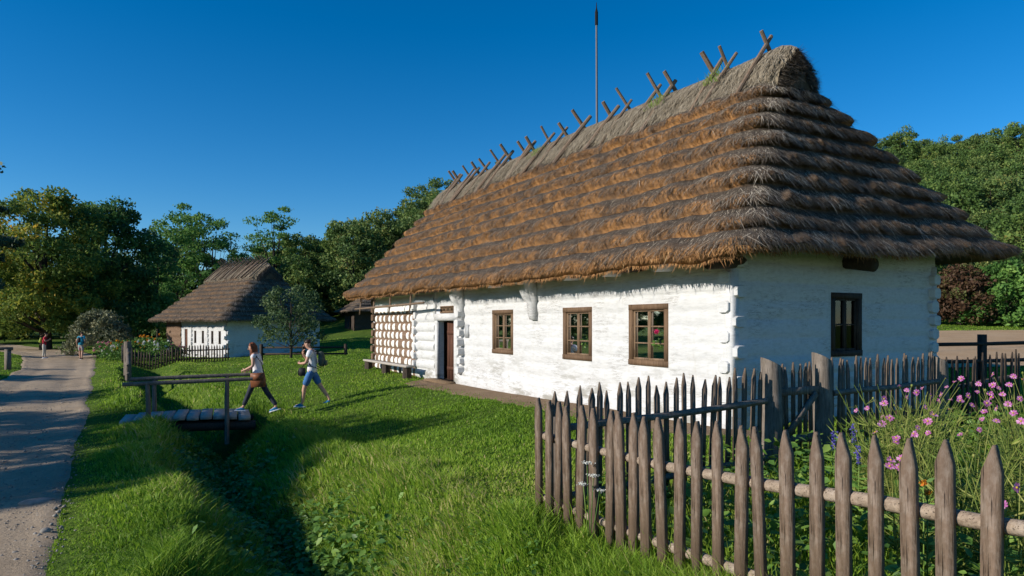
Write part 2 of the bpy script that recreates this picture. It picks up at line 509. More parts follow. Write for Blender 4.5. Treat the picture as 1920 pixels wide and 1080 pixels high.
# ------------------------------------------------------------------ cottages
def wall_part(name, side, L0, L1, z0, z1, W, Ln, holes, mats, parent, step=.07, logh=.25, amp=.02, nz=.03, plinth=0, seed=0, dab=False, reveal=.14):
    us = np.arange(L0, L1 + step / 2, step); zs = np.arange(z0, z1 + step / 2, step * .7)
    us[-1] = L1; zs[-1] = z1
    for h in holes:
        for arr, vals in (('u', h[:2]), ('z', h[2:])):
            A = us if arr == 'u' else zs
            for v in vals:
                k = np.argmin(np.abs(A - v)); A[k] = v
    uu, zz = np.meshgrid(us, zs)
    lid = np.floor((zz + .02 * (vn(uu * .4, zz * 0, seed) - .5)) / logh)
    ph = (zz / logh) % 1.0
    prof = np.sqrt(np.clip(1 - (2 * ph - 1) ** 2, 0, 1))
    d = amp * prof + nz * (fbm(uu * 1.2, zz * 3 + seed, seed + 3, 4) - .5) * 2 * .6 + .006 * (vn(uu * 14, zz * 22, seed + 1) - .5)
    d = d + amp * .5 * (hash2(lid.astype(np.int64), lid.astype(np.int64) * 0 + 3, seed) - .5)
    for h in holes:
        du = np.maximum(np.maximum(h[0] - uu, uu - h[1]), 0); dz = np.maximum(np.maximum(h[2] - zz, zz - h[3]), 0)
        k = ss(1 - np.sqrt(du ** 2 + dz ** 2) / .18)
        d = d * (1 - k) + .012 * k
    if plinth:
        d = d + plinth * ss((.42 - zz + .05 * (vn(uu * 1.5, zz * 0, 8) - .5)) / .09) * ss((uu - L0 + .05) / .1)
    def pos(u, z, d):
        if side == 'front': return np.stack([-d, u, z], -1)
        if side == 'gable': return np.stack([u, -d, z], -1)
        if side == 'back': return np.stack([W + d, u, z], -1)
        return np.stack([u, Ln + d, z], -1)
    V = pos(uu, zz, d).reshape(-1, 3)
    ny, nx = uu.shape
    i = np.arange(ny - 1)[:, None] * nx + np.arange(nx - 1)[None]
    uc = (uu[:-1, :-1] + uu[1:, 1:]) / 2; zc = (zz[:-1, :-1] + zz[1:, 1:]) / 2
    keep = np.ones(uc.shape, bool)
    for h in holes:
        keep &= ~((uc > h[0]) & (uc < h[1]) & (zc > h[2]) & (zc < h[3]))
    F = np.stack([i, i + 1, i + 1 + nx, i + nx], -1)[keep]
    if side in ('front', 'far'): F = F[:, ::-1]
    V = list(map(tuple, V)); loops = F.ravel().tolist(); lens = [4] * len(F)
    mi = [0] * len(F)
    for h in holes:       # reveals
        q = [(h[0], h[2]), (h[1], h[2]), (h[1], h[3]), (h[0], h[3])]
        for k in range(4):
            a, b = q[k], q[(k + 1) % 4]
            ps = [pos(np.array(a[0]), np.array(a[1]), np.array(.012)), pos(np.array(b[0]), np.array(b[1]), np.array(.012)),
                  pos(np.array(b[0]), np.array(b[1]), np.array(-reveal)), pos(np.array(a[0]), np.array(a[1]), np.array(-reveal))]
            bse = len(V); V += [tuple(p) for p in ps]; loops += [bse, bse + 1, bse + 2, bse + 3]; lens.append(4); mi.append(0)
    va = None
    if dab:
        nlog = np.floor(uu * 0 + zz / logh).astype(np.int64)
        off = hash2(nlog, nlog * 0 + 9, 3) * .4
        cell = (uu + off + .16 * (hash2(np.floor((uu + off) / .46).astype(np.int64), nlog, 5) - .5)) / .46
        cu = np.abs(cell % 1 - .5) * 2
        cz = np.abs(ph - .52) * 2
        wd = .66 + .28 * (hash2(np.floor(cell).astype(np.int64), nlog, 12) - .5)
        e = 1 - np.sqrt((cu / wd) ** 2 + (cz / .95) ** 4)
        e = np.where(zz > 2.15, .8, e)
        va = {'dab': np.concatenate([np.clip(e * 1.6, -1, 1).ravel(), np.zeros(len(V) - uu.size)])}
    return np_mesh(name, V, loops, lens, mats, parent, mi, smooth=True, vattr=va)

def window(parent, side, u0, u1, z0, z1, fm, sm, rows=3, cols=2, proud=.025, fw=.10, name='window'):
    def P(u, o, z):
        if side == 'front': return Vector((-o, u, z))
        return Vector((u, -o, z))
    def bx(mb, ua, ub, za, zb, oa, ob, r=None):
        c = P((ua + ub) / 2, (oa + ob) / 2, (za + zb) / 2)
        d = (ob - oa, ub - ua, zb - za) if side == 'front' else (ub - ua, ob - oa, zb - za)
        mb.box(c, d, r=r)
    f = MB()
    bx(f, u0, u0 + fw, z0 + fw, z1 - fw, -.10, proud); bx(f, u1 - fw, u1, z0 + fw, z1 - fw, -.10, proud)
    bx(f, u0, u1, z1 - fw, z1, -.10, proud + .006); bx(f, u0, u1, z0, z0 + fw, -.10, proud + .012)
    fr = f.build(name, fm, parent)
    s = MB(); iu0, iu1, iz0, iz1 = u0 + fw, u1 - fw, z0 + fw, z1 - fw
    t = .035
    cw = (iu1 - iu0) / cols
    for k in range(cols):
        a, b = iu0 + k * cw, iu0 + (k + 1) * cw
        bx(s, a + .003, a + t, iz0 + t, iz1 - t, -.07, -.012); bx(s, b - t, b - .003, iz0 + t, iz1 - t, -.07, -.012)
        bx(s, a + .003, b - .003, iz0, iz0 + t, -.07, -.009); bx(s, a + .003, b - .003, iz1 - t, iz1, -.07, -.009)
        for j in range(1, rows):
            zz = iz0 + (iz1 - iz0) * j / rows
            bx(s, a + t, b - t, zz - .012, zz + .012, -.06, -.02)
    s.build('sash', sm, fr)
    g = MB()
    v = [P(iu0, -.045, iz0), P(iu1, -.045, iz0), P(iu1, -.045, iz1), P(iu0, -.045, iz1)]
    g.add(v, [[0, 1, 2, 3]])
    g.build('pane', M['glass'], fr)
    return fr

def roof_build(parent, e, zE, zR, zH, Lr, Tc, ncourse, dens, courseh=.15, seg=(300, 110, 80, 60), capdown=.98, butt_on=True, capdense=1.0, orange=1.0, tilt=0.0):
    """thatched hipped roof in courses. e=(Lmin,Lmax,Tmin,Tmax) eave, hip goes up to zH at Lr=(l0,l1)."""
    Lm, LM, Tm, TM = e
    nf, nh, nb, ng = seg
    NC = 9
    def ring(v):
        z = zE + (zR - zE) * v
        vh = (zH - zE) / (zR - zE)
        k = np.minimum(v / vh, 1.0)
        flare = .16 * (1 - k) ** 3
        return (Lm + (Lr[0] - Lm) * k - flare * .5, LM + (Lr[1] - LM) * k + flare * .5, Tm + (Tc - Tm) * v, TM + (Tc - TM) * v, z)
    def outline(v):
        l0, l1, t0, t1, z = ring(v)
        rr = min(.45, .45 * (t1 - t0) / 2)
        pts = []; nn = []
        def side(a, b, n, nm):
            for k in range(n):
                f = k / n
                pts.append((a[0] + (b[0] - a[0]) * f, a[1] + (b[1] - a[1]) * f)); nn.append(nm)
        def arc(cx, cy, a0, a1):
            for k in range(NC):
                an = a0 + (a1 - a0) * k / NC
                pts.append((cx + rr * math.cos(an), cy + rr * math.sin(an))); nn.append((math.cos(an), math.sin(an)))
        # (T, L) plane
        side((t0, l1 - rr), (t0, l0 + rr), nf, (-1, 0))
        arc(t0 + rr, l0 + rr, PI, 1.5 * PI)
        side((t0 + rr, l0), (t1 - rr, l0), nh, (0, -1))
        arc(t1 - rr, l0 + rr, 1.5 * PI, 2 * PI)
        side((t1, l0 + rr), (t1, l1 - rr), nb, (1, 0))
        arc(t1 - rr, l1 - rr, 0, .5 * PI)
        side((t1 - rr, l1), (t0 + rr, l1), ng, (0, 1))
        arc(t0 + rr, l1 - rr, .5 * PI, PI)
        return np.array(pts), np.array(nn)
    vtop = (zH - zE) / (zR - zE)
    nu = nf + nh + nb + ng + 4 * NC
    ui = np.arange(nu)
    P0, N0 = outline(0.0)
    arc_len = np.concatenate([[0], np.cumsum(np.linalg.norm(np.diff(P0, axis=0), axis=1))])
    rows = []; butt = []
    prof_t = np.array([0, .06, .14, .24, .36, .5, .66, .82, .97])
    prof_h = np.array([0, .62, .92, 1.0, .93, .76, .55, .36, .2])
    prof_b = np.array([1, 1, 1, 1, .75, .3, 0, 0, 0.0])
    normals = []
    for c in range(ncourse):
        for t, h, b in zip(prof_t, prof_h, prof_b):
            v = (c + t) / ncourse * vtop
            pts, nn = outline(v)
            kk_ = list(prof_t).index(t)
            sh_ = {0: .20, 1: .02, 2: -.05, 3: -.05}.get(kk_, 0)
            if sh_:
                pts2, _ = outline(max(0, (c + t + sh_) / ncourse * vtop))
                hm_ = np.clip(np.minimum((ui - nf + 2) / 8.0, (nf + 2 * NC + nh - ui) / 8.0), 0, 1)
                hm_[nf + 2 * NC + nh:] = 0
                pts = pts * (1 - hm_)[:, None] + pts2 * hm_[:, None]
            else:
                hm_ = 0
            wob = (fbm(arc_len * .9, arc_len * 0 + c * 7.3, 31) - .5) * 1.25 + (vn(arc_len * 3.2, arc_len * 0 + c * 3.1, 33) - .5) * .6
            cl = fbm(arc_len * 3.3, arc_len * 0 + c * 5 + t * .6, 37, 3)
            z = zE + (zR - zE) * v + wob * .10 * (1 if t < .95 else .6) * (zR - zE) / 4.3
            hh = h * courseh * (.45 + 1.15 * cl) + (.05 if c == 0 and t > .05 else 0)
            rnd_j = (rng.random(nu) - .5) * .02
            q = np.empty((nu, 3))
            q[:, 0] = pts[:, 0] + nn[:, 0] * (hh * .80 + rnd_j); q[:, 1] = pts[:, 1] + nn[:, 1] * (hh * .80 + rnd_j); q[:, 2] = z + hm_ * sh_ / ncourse * vtop * (zR - zE) + hh * .55 + tilt * (pts[:, 0] - Tm) * (1 - v)
            rows.append(q); hip_shade = np.where((ui > nf + NC // 2) & (ui < nf + NC + nh), .3, 1.0)  # orange cut back on the near hip, painting in its shade
            butt.append(np.full(nu, b) * np.clip(.5 + 1.2 * cl, 0, 1) * orange * hip_shade)
            normals.append(np.stack([nn[:, 0] * .78, nn[:, 1] * .78, np.full(nu, .62)], -1))
    # soffit rows under the eave (run inwards below the first course)
    p_, n_ = outline(0.0)
    inner = np.stack([p_[:, 0] - n_[:, 0] * 1.2, p_[:, 1] - n_[:, 1] * 1.2, zE + .32 + tilt * (p_[:, 0] - Tm)], -1)
    rows = [inner] + rows; butt = [np.zeros(nu)] + butt; normals = [normals[0] * 0 + (0, 0, -1)] + normals
    # close upwards
    pts, nn = outline(.985)
    top = np.stack([pts[:, 0], pts[:, 1], np.full(nu, zE + (zR - zE) * .985)], -1)
    rows.append(top); butt.append(np.zeros(nu)); normals.append(normals[-1])
    A = np.array(rows); NA = np.array(normals)
    nr = len(rows)
    V = A.reshape(-1, 3)
    i = np.arange(nr - 1)[:, None] * nu + ui[None]
    j = np.arange(nr - 1)[:, None] * nu + ((ui + 1) % nu)[None]
    F = np.stack([i, j, j + nu, i + nu], -1).reshape(-1, 4)
    mi = np.zeros(len(F), int); rn = np.zeros(len(F))
    bt = np.array(butt).ravel()
    # straws: choose a course, a place along it and a place up it
    dens_u = np.concatenate([np.full(nf, 1.0), np.full(NC, 2.6), np.full(nh, 1.3), np.full(NC, .9), np.full(nb, .12), np.full(NC, .1), np.full(ng, .12), np.full(NC, .7)])
    sl = np.linalg.norm(np.diff(np.vstack([P0, P0[:1]]), axis=0), axis=1)
    pu = dens_u * sl; pu /= pu.sum()
    def sample(n, tlo, thi):
        c = rng.integers(0, ncourse, n); t = rng.uniform(tlo, thi, n)
        k = np.searchsorted(prof_t, t) - 1; k = np.clip(k, 0, len(prof_t) - 2)
        f = (t - prof_t[k]) / (prof_t[k + 1] - prof_t[k])
        u = rng.choice(nu, n, p=pu); fu = rng.random(n)
        r0 = 1 + c * len(prof_t) + k
        u2 = (u + 1) % nu
        p = (A[r0, u] * (1 - fu)[:, None] + A[r0, u2] * fu[:, None]) * (1 - f)[:, None] + (A[r0 + 1, u] * (1 - fu)[:, None] + A[r0 + 1, u2] * fu[:, None]) * f[:, None]
        nm = NA[r0, u]
        return p, nm, u, c
    def frame(nm):
        hn = nm[:, :2] / np.linalg.norm(nm[:, :2], axis=1)[:, None]
        tan = np.stack([-hn[:, 1], hn[:, 0], np.zeros(len(hn))], -1)
        down = np.cross(tan, nm); down *= np.sign(-down[:, 2])[:, None]
        return tan, down
    Vs = [V]; Ls = [F.ravel()]; Ln_ = [np.full(len(F), 4)]; MI = [mi]; RN = [rn]
    base = len(V)
    def put(P_, D_, W_, B_, m, r):
        nonlocal base
        v, lo, le = strips(P_, D_, W_, B_)
        Vs.append(v); Ls.append(lo + base); Ln_.append(le); MI.append(np.broadcast_to(m, len(le))); RN.append(np.repeat(r, 2))
        base += len(v)
    n1 = int(85000 * dens)
    p, nm, u, c = sample(n1, .25, .95)
    tan, down = frame(nm)
    ln = rng.uniform(.08, .40, n1) * rng.uniform(.6, 1.1, n1)
    loose = rng.random(n1) < np.where((u > nf - 14) & (u < nf + NC + 6), .28, .07)
    lift = rng.uniform(.01, .10, n1) + loose * rng.uniform(.05, .3, n1)
    sk = rng.normal(0, .24, n1) + loose * rng.normal(0, .4, n1)
    D = (down * 1 + tan * sk[:, None] + nm * lift[:, None]) * ln[:, None]
    hm = fbm(p[:, 0] * 1.1, p[:, 2] * 3.0, 61) > .50
    hip_sun = np.where((u > nf + NC // 2) & (u < nf + 2 * NC + nh), .08 + .6 * hm * (rng.random(n1) < .5), 0)  # paler straws paint patches of sunlight onto the near hip
    put(p + nm * .008, D, tan * rng.uniform(.0028, .0065, n1)[:, None], nm * (ln * .02 + rng.normal(0, .012, n1))[:, None], 1, np.clip(rng.beta(2, 2.6, n1) + loose * .25 + hip_sun * rng.random(n1), 0, 1))
    if butt_on:
        n2 = int(90000 * dens)
        p, nm, u, c = sample(n2, .0, .36)
        tan, down = frame(nm)
        ln = rng.uniform(.015, .075, n2) * (1 + 1.2 * (rng.random(n2) < .08))
        out = nm * .75 + down * .65
        D = (out + tan * rng.normal(0, .35, n2)[:, None] + down * rng.normal(0, .3, n2)[:, None]) * ln[:, None]
        hip = (u > nf + 2) & (u < nf + 2 * NC + nh)
        gm = fbm(p[:, 1] * .9 + p[:, 0], p[:, 2] * 2.2, 63)
        put(p - nm * .01, D, tan * rng.uniform(.003, .0065, n2)[:, None], -nm * 0.0, np.repeat(np.where(hip & (rng.random(n2) < .8), 1, 2), 2), np.clip(np.where(hip, rng.beta(1.6, 4, n2), rng.beta(2, 2.3, n2)) * (.45 + 1.15 * gm), 0, 1))  # butt straws of the hip coloured darker to paint its shaded side
    # ragged fringe at the eave
    n3 = int(9000 * dens)
    u = rng.choice(nu, n3, p=pu); fu = rng.random(n3)
    r0 = 1 + rng.integers(0, 3, n3)
    p = A[r0, u] * (1 - fu)[:, None] + A[r0, (u + 1) % nu] * fu[:, None]
    nm = NA[5, u]; tan, down = frame(nm)
    ln = rng.uniform(.05, .17, n3) * (1 + 1.0 * (rng.random(n3) < .06))
    D = (np.array([0, 0, -.75])[None] + nm * .25 + tan * rng.normal(0, .35, n3)[:, None]) * ln[:, None]
    put(p, D, tan * rng.uniform(.004, .008, n3)[:, None], nm * 0, 2 if orange > .5 else 1, rng.beta(2, 2.4, n3))
    roof = np_mesh('roof', np.vstack(Vs), np.concatenate(Ls), np.concatenate(Ln_), [M['thatch'], M['straw_top'], M['straw_end']], parent,
                   np.concatenate(MI), np.concatenate(RN), vattr={'butt': np.concatenate([bt, np.zeros(base - len(V))])})
    # the pale straw cap over the ridge
    l0, l1 = Lr[0] - .18, Lr[1] + .18
    sx, sz = Tc - Tm, zR - zE
    q = math.hypot(sx, sz); ux, uz = sx / q, sz / q
    nl = int((l1 - l0) / .12); lsn = np.linspace(l0, l1, nl)
    prof = [(-capdown, -.14), (-capdown, .06), (-capdown * .8, .125), (-capdown * .5, .14), (-.3, .145), (-.12, .12)]
    crow = []
    for d_, h in prof: crow.append((Tc + ux * d_ - uz * h, zR + uz * d_ + ux * h))
    crow.append((Tc, zR + .14))
    crow += [(2 * Tc - a, b) for a, b in crow[:-1][::-1]]
    CV = []
    for k, L in enumerate(lsn):
        endk = min(1, min(k, nl - 1 - k) / 3)
        rag = .18 * (fbm(L * 2.3, 1.0, 58) - .5) + .1 * (vn(L * 9, 0, 59) - .5)
        for ai, (a, b) in enumerate(crow):
            if ai in (0, 1) or ai >= len(crow) - 2:
                a += rag * ux * (1 if a < Tc else -1); b += rag * uz - .16 * (1 - endk)
            jj = (fbm(L * 1.7, a * 3, 51) - .5) * .12 + .05 * (vn(L * 6, b * 5, 52) - .5)
            sag = -.10 * (vn(L * .35, 0, 55) - .3)
            s_ = .84 + .16 * endk ** .5
            CV.append((Tc + (a - Tc) * s_ + jj * np.sign(a - Tc + 1e-6), L, zR - 1.0 + (b - zR + 1.0) * s_ + jj * .6 + sag))
    CV = np.array(CV, float); m_ = len(crow)
    CF = []
    for k in range(nl - 1):
        for a in range(m_ - 1):
            CF.append((k * m_ + a, k * m_ + a + 1, (k + 1) * m_ + a + 1, (k + 1) * m_ + a))
    lens = [4] * len(CF); loops = [x for f in CF for x in f]
    nend = 0
    for k in (0, nl - 1):
        o_ = -1 if k == 0 else 1
        cvs = []
        for a in range(m_):
            p0 = CV[k * m_ + a]; cvs.append((Tc + (p0[0] - Tc) * .62, p0[1] + o_ * .07, zR - .55 + (p0[2] - zR + .55) * .62))
        cvs.append((Tc, lsn[k] + o_ * .09, zR - .62))
        b0 = len(CV); CV = np.vstack([CV, np.array(cvs)])
        for a in range(m_ - 1):
            loops += [k * m_ + a, k * m_ + a + 1, b0 + a + 1, b0 + a]; lens.append(4)
            loops += [b0 + a, b0 + a + 1, b0 + m_]; lens.append(3); nend += 2
        loops += [k * m_, b0, b0 + m_, b0 + m_ - 1, k * m_ + m_ - 1]; lens.append(5); nend += 1
    n4 = int(15000 * capdense * dens)
    kk = rng.integers(0, nl - 1, n4); aa = rng.choice([1, 2, 3, 4, 5, 6, 7, 8, 9], n4, p=np.array([2, 3, 3, 3, 2, 1.5, 1, .6, .5]) / 16.6)
    f1 = rng.random(n4)[:, None]; f2 = rng.random(n4)[:, None]
    i00 = CV[kk * m_ + aa]; i01 = CV[kk * m_ + aa + 1]; i10 = CV[(kk + 1) * m_ + aa]; i11 = CV[(kk + 1) * m_ + aa + 1]
    p = (i00 * (1 - f1) + i10 * f1) * (1 - f2) + (i01 * (1 - f1) + i11 * f1) * f2
    sgn = np.where(aa < 6, -1, 1)
    down = np.stack([ux * sgn, np.zeros(n4), np.full(n4, -uz)], -1)
    nm = np.stack([uz * sgn, np.zeros(n4), np.full(n4, ux)], -1)
    tan = np.tile([0, 1, 0], (n4, 1))
    ln = rng.uniform(.12, .4, n4)
    D = (down + tan * rng.normal(0, .35, n4)[:, None] + nm * rng.uniform(.0, .12, n4)[:, None]) * ln[:, None]
    v4, lo4, le4 = strips(p + nm * .01, D, tan * rng.uniform(.004, .009, n4)[:, None], nm * .02)
    # gable ends of the cap: bristles pointing out
    n5 = int(9000 * capdense)
    aa = rng.integers(0, m_ - 1, n5); f1 = rng.random(n5)[:, None]; en = rng.integers(0, 2, n5)
    kk = np.where(en == 0, 0, nl - 1)
    p = CV[kk * m_ + aa] * (1 - f1) + CV[kk * m_ + aa + 1] * f1
    ctr = np.stack([np.full(n5, Tc), p[:, 1], np.full(n5, zR - .5)], -1)
    p = ctr + (p - ctr) * (lambda q_: q_)(rq := np.sqrt(rng.uniform(.02, 1, n5)))[:, None]
    p[:, 1] += np.where(en == 0, -1, 1) * .08 * (1 - rq ** 2)
    D = np.stack([rng.normal(0, .25, n5), np.where(en == 0, -1, 1) * rng.uniform(.3, 1, n5), rng.normal(-.35, .3, n5)], -1) * rng.uniform(.05, .22, n5)[:, None]
    v5, lo5, le5 = strips(p, D, np.stack([np.full(n5, .007), np.zeros(n5), np.full(n5, .002)], -1), D * 0)
    nV = len(CV)
    cap = np_mesh('ridge_cap', np.vstack([CV, v4, v5]), np.concatenate([loops, lo4 + nV, lo5 + nV + len(v4)]), np.concatenate([lens, le4, le5]),
                  [M['cap'], M['straw_cap'], M['straw_top'], M['thatch']], roof, np.concatenate([np.where(np.arange(len(lens)) >= len(lens) - nend, 3, 0), np.ones(len(le4)), np.full(len(le5), 2)]),
                  np.concatenate([np.zeros(len(lens)), np.repeat(rng.beta(2, 2, n4), 2), np.repeat(rng.beta(2, 1.8, n5), 2)]))
    return roof, (ux, uz)

def ridge_poles(roof, svals, Tc, zR, u, rad=.05, up=.64, down=1.35, lift=.25):
    ux, uz = u
    for k, s in enumerate(svals):
        for sg in (-1, 1):
            mb = MB()
            r = rad * random.uniform(.75, 1.25)
            ds = random.uniform(-.12, .12) + .06 * sg
            a = (Tc + sg * (ux * down * random.uniform(.85, 1.05)) + sg * uz * lift, s + ds + random.uniform(-.2, .2), zR - uz * down + ux * lift)
            upk = up * random.uniform(.75, 1.15) * (.7 if sg < 0 else 1.0)
            b = (Tc - sg * ux * upk + sg * uz * (lift + .02), s + ds, zR + uz * upk + ux * (lift + .02))
            mid = tuple((x + y) / 2 for x, y in zip(a, b)); mid = (mid[0], mid[1] + random.uniform(-.03, .03), mid[2] + .02)
            mb.tube([a, mid, b], [r * .9, r, r * .85], 7, wob=.12)
            smooth_by_angle(mb.build('ridge_pole', M['pole'], roof))

def log_ends(parent, side, at, z0, z1, mats, step=.25, out=.17, sz=.2, every=1, phase=0):
    k = 0; z = z0
    while z < z1:
        if k % every == phase:
            o = out * random.uniform(.75, 1.15); hgt = step * random.uniform(.78, .95); ww = sz * random.uniform(.85, 1.1)
            n = 8; prof = []
            for i in range(n):
                an = 2 * PI * (i + .5) / n
                ca, sa = math.cos(an), math.sin(an); prof.append((math.copysign(abs(ca) ** .55, ca) * ww * .54, math.copysign(abs(sa) ** .55, sa) * hgt * .50))
            vs = []
            for d, sc in ((-.06, 1.0), (o * .75, 1.0), (o, .9)):
                for a, b in prof:
                    if side == 'front': vs.append((-d, at + a * sc, z + step / 2 + b * sc))
                    else: vs.append((at + a * sc, -d, z + step / 2 + b * sc))
            fs = [[i, (i + 1) % n, n + (i + 1) % n, n + i] for i in range(n)] + [[n + i, n + (i + 1) % n, 2 * n + (i + 1) % n, 2 * n + i] for i in range(n)] + [list(range(2 * n, 3 * n))]
            mb = MB(); mb.add(vs, fs); smooth_by_angle(mb.build('log_end', mats, parent))
        k += 1; z += step

cot = empty('cottage', (CX, CY, 0), ANG, 'long whitewashed log cottage with stepped thatched roof, in front on the right', 'cottage')
WT = 3.2
wins = [(1.42, 2.48, .975, 2.085), (3.65, 4.69, .975, 2.07), (6.88, 7.95, .975, 2.07)]
door = (10.2, 11.4, .06, 1.80); trans = (10.35, 11.3, 2.03, 2.24)
wall_part('front_wall', 'front', 0, 11.62, -.12, WT, HW, HL, wins + [door, trans], M['white'], cot, .05, .28, .030, .035, plinth=.07, seed=1)
wall_part('white_log_wall', 'front', 11.62, 13.2, -.1, WT, HW, HL, [], M['white'], cot, .045, .29, .095, .02, seed=6)
wall_part('spotted_log_wall', 'front', 13.2, HL, .0, WT, HW, HL, [], M['spotted'], cot, .035, .29, .075, .015, seed=2, dab=True)
wall_part('gable_wall', 'gable', 0, HW, -.12, WT, HW, HL, [(2.36, 3.2, 1.165, 2.27)], M['white'], cot, .05, .30, .034, .04, plinth=.03, seed=3)
wall_part('back_wall', 'back', 0, HL, -.12, WT, HW, HL, [], M['white'], cot, .3, .27, .02, .02, seed=4)
wall_part('end_wall', 'far', 0, HW, -.12, WT, HW, HL, [], M['log'], cot, .12, .27, .05, .02, seed=5)
for h in wins:
    window(cot, 'front', *h, M['frame'], M['sash'])
gw = window(cot, 'gable', 2.36, 3.2, 1.165, 2.27, M['frame_dark'], M['frame_dark'], rows=2)
tw = window(cot, 'front', *trans, M['frame'], M['sash'], rows=1, cols=3, fw=.035, name='transom_window')
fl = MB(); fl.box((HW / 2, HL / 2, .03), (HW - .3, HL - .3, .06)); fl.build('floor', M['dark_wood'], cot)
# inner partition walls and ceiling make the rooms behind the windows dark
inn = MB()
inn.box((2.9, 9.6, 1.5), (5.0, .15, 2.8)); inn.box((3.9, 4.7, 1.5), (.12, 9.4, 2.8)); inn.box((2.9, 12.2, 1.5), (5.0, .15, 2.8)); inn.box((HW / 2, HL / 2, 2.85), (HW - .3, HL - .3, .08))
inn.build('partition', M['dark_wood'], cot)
# door: posts, lintel, leaf standing ajar
dm = MB()
dm.box((-.03, 10.10, .92), (.12, .2, 1.85), bev=.02); dm.box((-.03, 11.5, .92), (.12, .2, 1.85), bev=.02); dm.box((-.032, 10.8, 1.915), (.13, 1.6, .20))
dm.box((.0, 11.63, 2.42), (.17, .13, 1.0), bev=.02); dm.box((.02, 13.2, 1.6), (.17, .13, 3.0), bev=.02)
dm.build('door_frame', M['white'], cot)
dl = MB()
for k in range(5):
    dl.box((0, -.08 - k * .155, .88), (.04, .15, 1.72), r=random.random())
dl.box((-.03, -.40, .35), (.03, .74, .1)); dl.box((-.03, -.40, 1.4), (.03, .74, .1))
d = dl.build('door', M['door'], cot)
d.location = (.09, 11.0, .06); d.rotation_euler = (0, 0, R(8))
dh = MB(); dh.tube([(-.05, -.7, .9), (-.09, -.7, .92), (-.09, -.7, 1.05), (-.05, -.7, 1.07)], .012, 6); dh.build('handle', M['black'], d)
th = MB(); th.box((-.2, 10.8, .03), (.5, 1.5, .1)); th.box((-.55, 10.7, -.02), (.35, 1.1, .08)); th.build('door_step', M['earth'], cot)
# crossing log ends
log_ends(cot, 'front', .12, .0, 2.6, M['white'], .235, .075, .24, 2, 0)
log_ends(cot, 'gable', .10, .0, 2.6, M['white'], .235, .10, .24, 2, 1)
log_ends(cot, 'front', 9.75, .3, 2.0, M['white'], .26, .20, .24, 1, 0)
log_ends(cot, 'front', 13.2, .3, 2.3, M['white'], .26, .16, .18, 1, 0)
log_ends(cot, 'front', HL - .1, .05, 2.7, M['log'], .29, .15, .24, 1, 0)
log_ends(cot, 'gable', HW - .12, .1, 2.7, M['white'], .26, .12, .22, 1, 0)
for T_, L_ in ((.04, .04), (HW - .04, .04), (.04, HL - .04)):
    mb = MB(); mb.box((T_, L_, 1.35), (.165, .165, 2.95), bev=.03, r=.2); mb.build('corner_post', M['white'], cot)
# stepped eave brackets, beam ends and rafter feet
def bracket(L):
    mb = MB(); w2 = .115
    pr = [(0.02, 1.80), (-.10, 1.82), (-.16, 1.98), (-.17, 2.2), (-.28, 2.3), (-.36, 2.45), (-.37, 2.6), (-.55, 2.66), (-.62, 2.76), (-.62, 2.92), (.02, 2.92)]
    n = len(pr)
    vs = [(a, L - w2, b) for a, b in pr] + [(a, L + w2, b) for a, b in pr]
    fs = [list(range(n)), list(range(2 * n - 1, n - 1, -1))] + [[i, n + i, n + (i + 1) % n, (i + 1) % n] for i in range(n)]
    mb.add(vs, fs); mb.build('eave_bracket', M['white'], cot)
bracket(9.75); bracket(5.85)
for L in (1.3, 2.75, 4.05, 7.4):
    mb = MB(); mb.tube([(.1, L, 2.76), (-.45, L, 2.74)], .135, 12); smooth_by_angle(mb.build('beam_end', M['white'], cot))
for L in (2.05, 3.4, 4.7, 6.6, 8.5, 10.8, 12.2, 13.8, 15.4, 17.0):
    mb = MB(); mb.tube([(.1, L, 2.80), (-.68, L, 2.69)], [.10, .085], 9, wob=.15); smooth_by_angle(mb.build('rafter_foot', M['dark_wood'], cot))
for pq, rq in (([(.2, .0, 2.72), (-.62, -.12, 2.66)], .12), ([(2.75, .3, 2.86), (2.75, -.55, 2.72)], .115)):
    mb = MB(); mb.tube(pq, rq, 12, wob=.12); mb.build('purlin_end', M['dark_wood'], cot)
# drying pole under the eave with its hangers
mb = MB(); mb.tube([(-.55, 11.3, 2.34), (-.6, 14, 2.3), (-.58, 18.2, 2.27)], [.035, .04, .03], 7, wob=.2); pol = mb.build('drying_pole', M['pole'], cot)
for L in (12.3, 14.2, 15.9, 17.5):
    mb = MB(); mb.tube([(-.55, L, 2.75), (-.6, L + .05, 2.05)], [.03, .022], 6); mb.tube([(-.5, L + .1, 2.7), (-.62, L - .1, 2.2)], .015, 5); mb.build('hanger', M['pole'], cot)
ROOF, UV = roof_build(cot, (-.75, 19.1, -.75, 7.0), 2.66, 6.95, 6.22, (1.17, 17.3), 2.8, 9, 1.0, tilt=.043)
pxs = [1440, 1375, 1335, 1262, 1230, 1178, 1147, 1095, 1058, 1030, 997, 985, 955, 935, 912, 895, 878, 862, 852]
sv = []
for px in pxs:
    a = (px - 960) / 1280
    sv.append((5.85 - a * 11.94) / (.49 + .872 * a))
ridge_poles(ROOF, sv, 2.8, 6.95, UV, lift=.165)
for s in (4.3, 2.6, 9.6):
    n = 90; d_ = rng.uniform(.3, .75, n)
    P = np.stack([2.8 - UV[0] * d_ - UV[1] * .24, s + rng.normal(0, .14, n), 7.0 - UV[1] * d_ + UV[0] * .24], -1)
    v, lo, le = strips(P, rng.normal(0, .05, (n, 3)) + np.array([-.03, 0, .09]), np.tile([0, .006, 0], (n, 1)), np.zeros((n, 3)))
    np_mesh('moss_tuft', v, lo, le, M['moss'], ROOF, rnd=np.repeat(rng.random(n), 2))
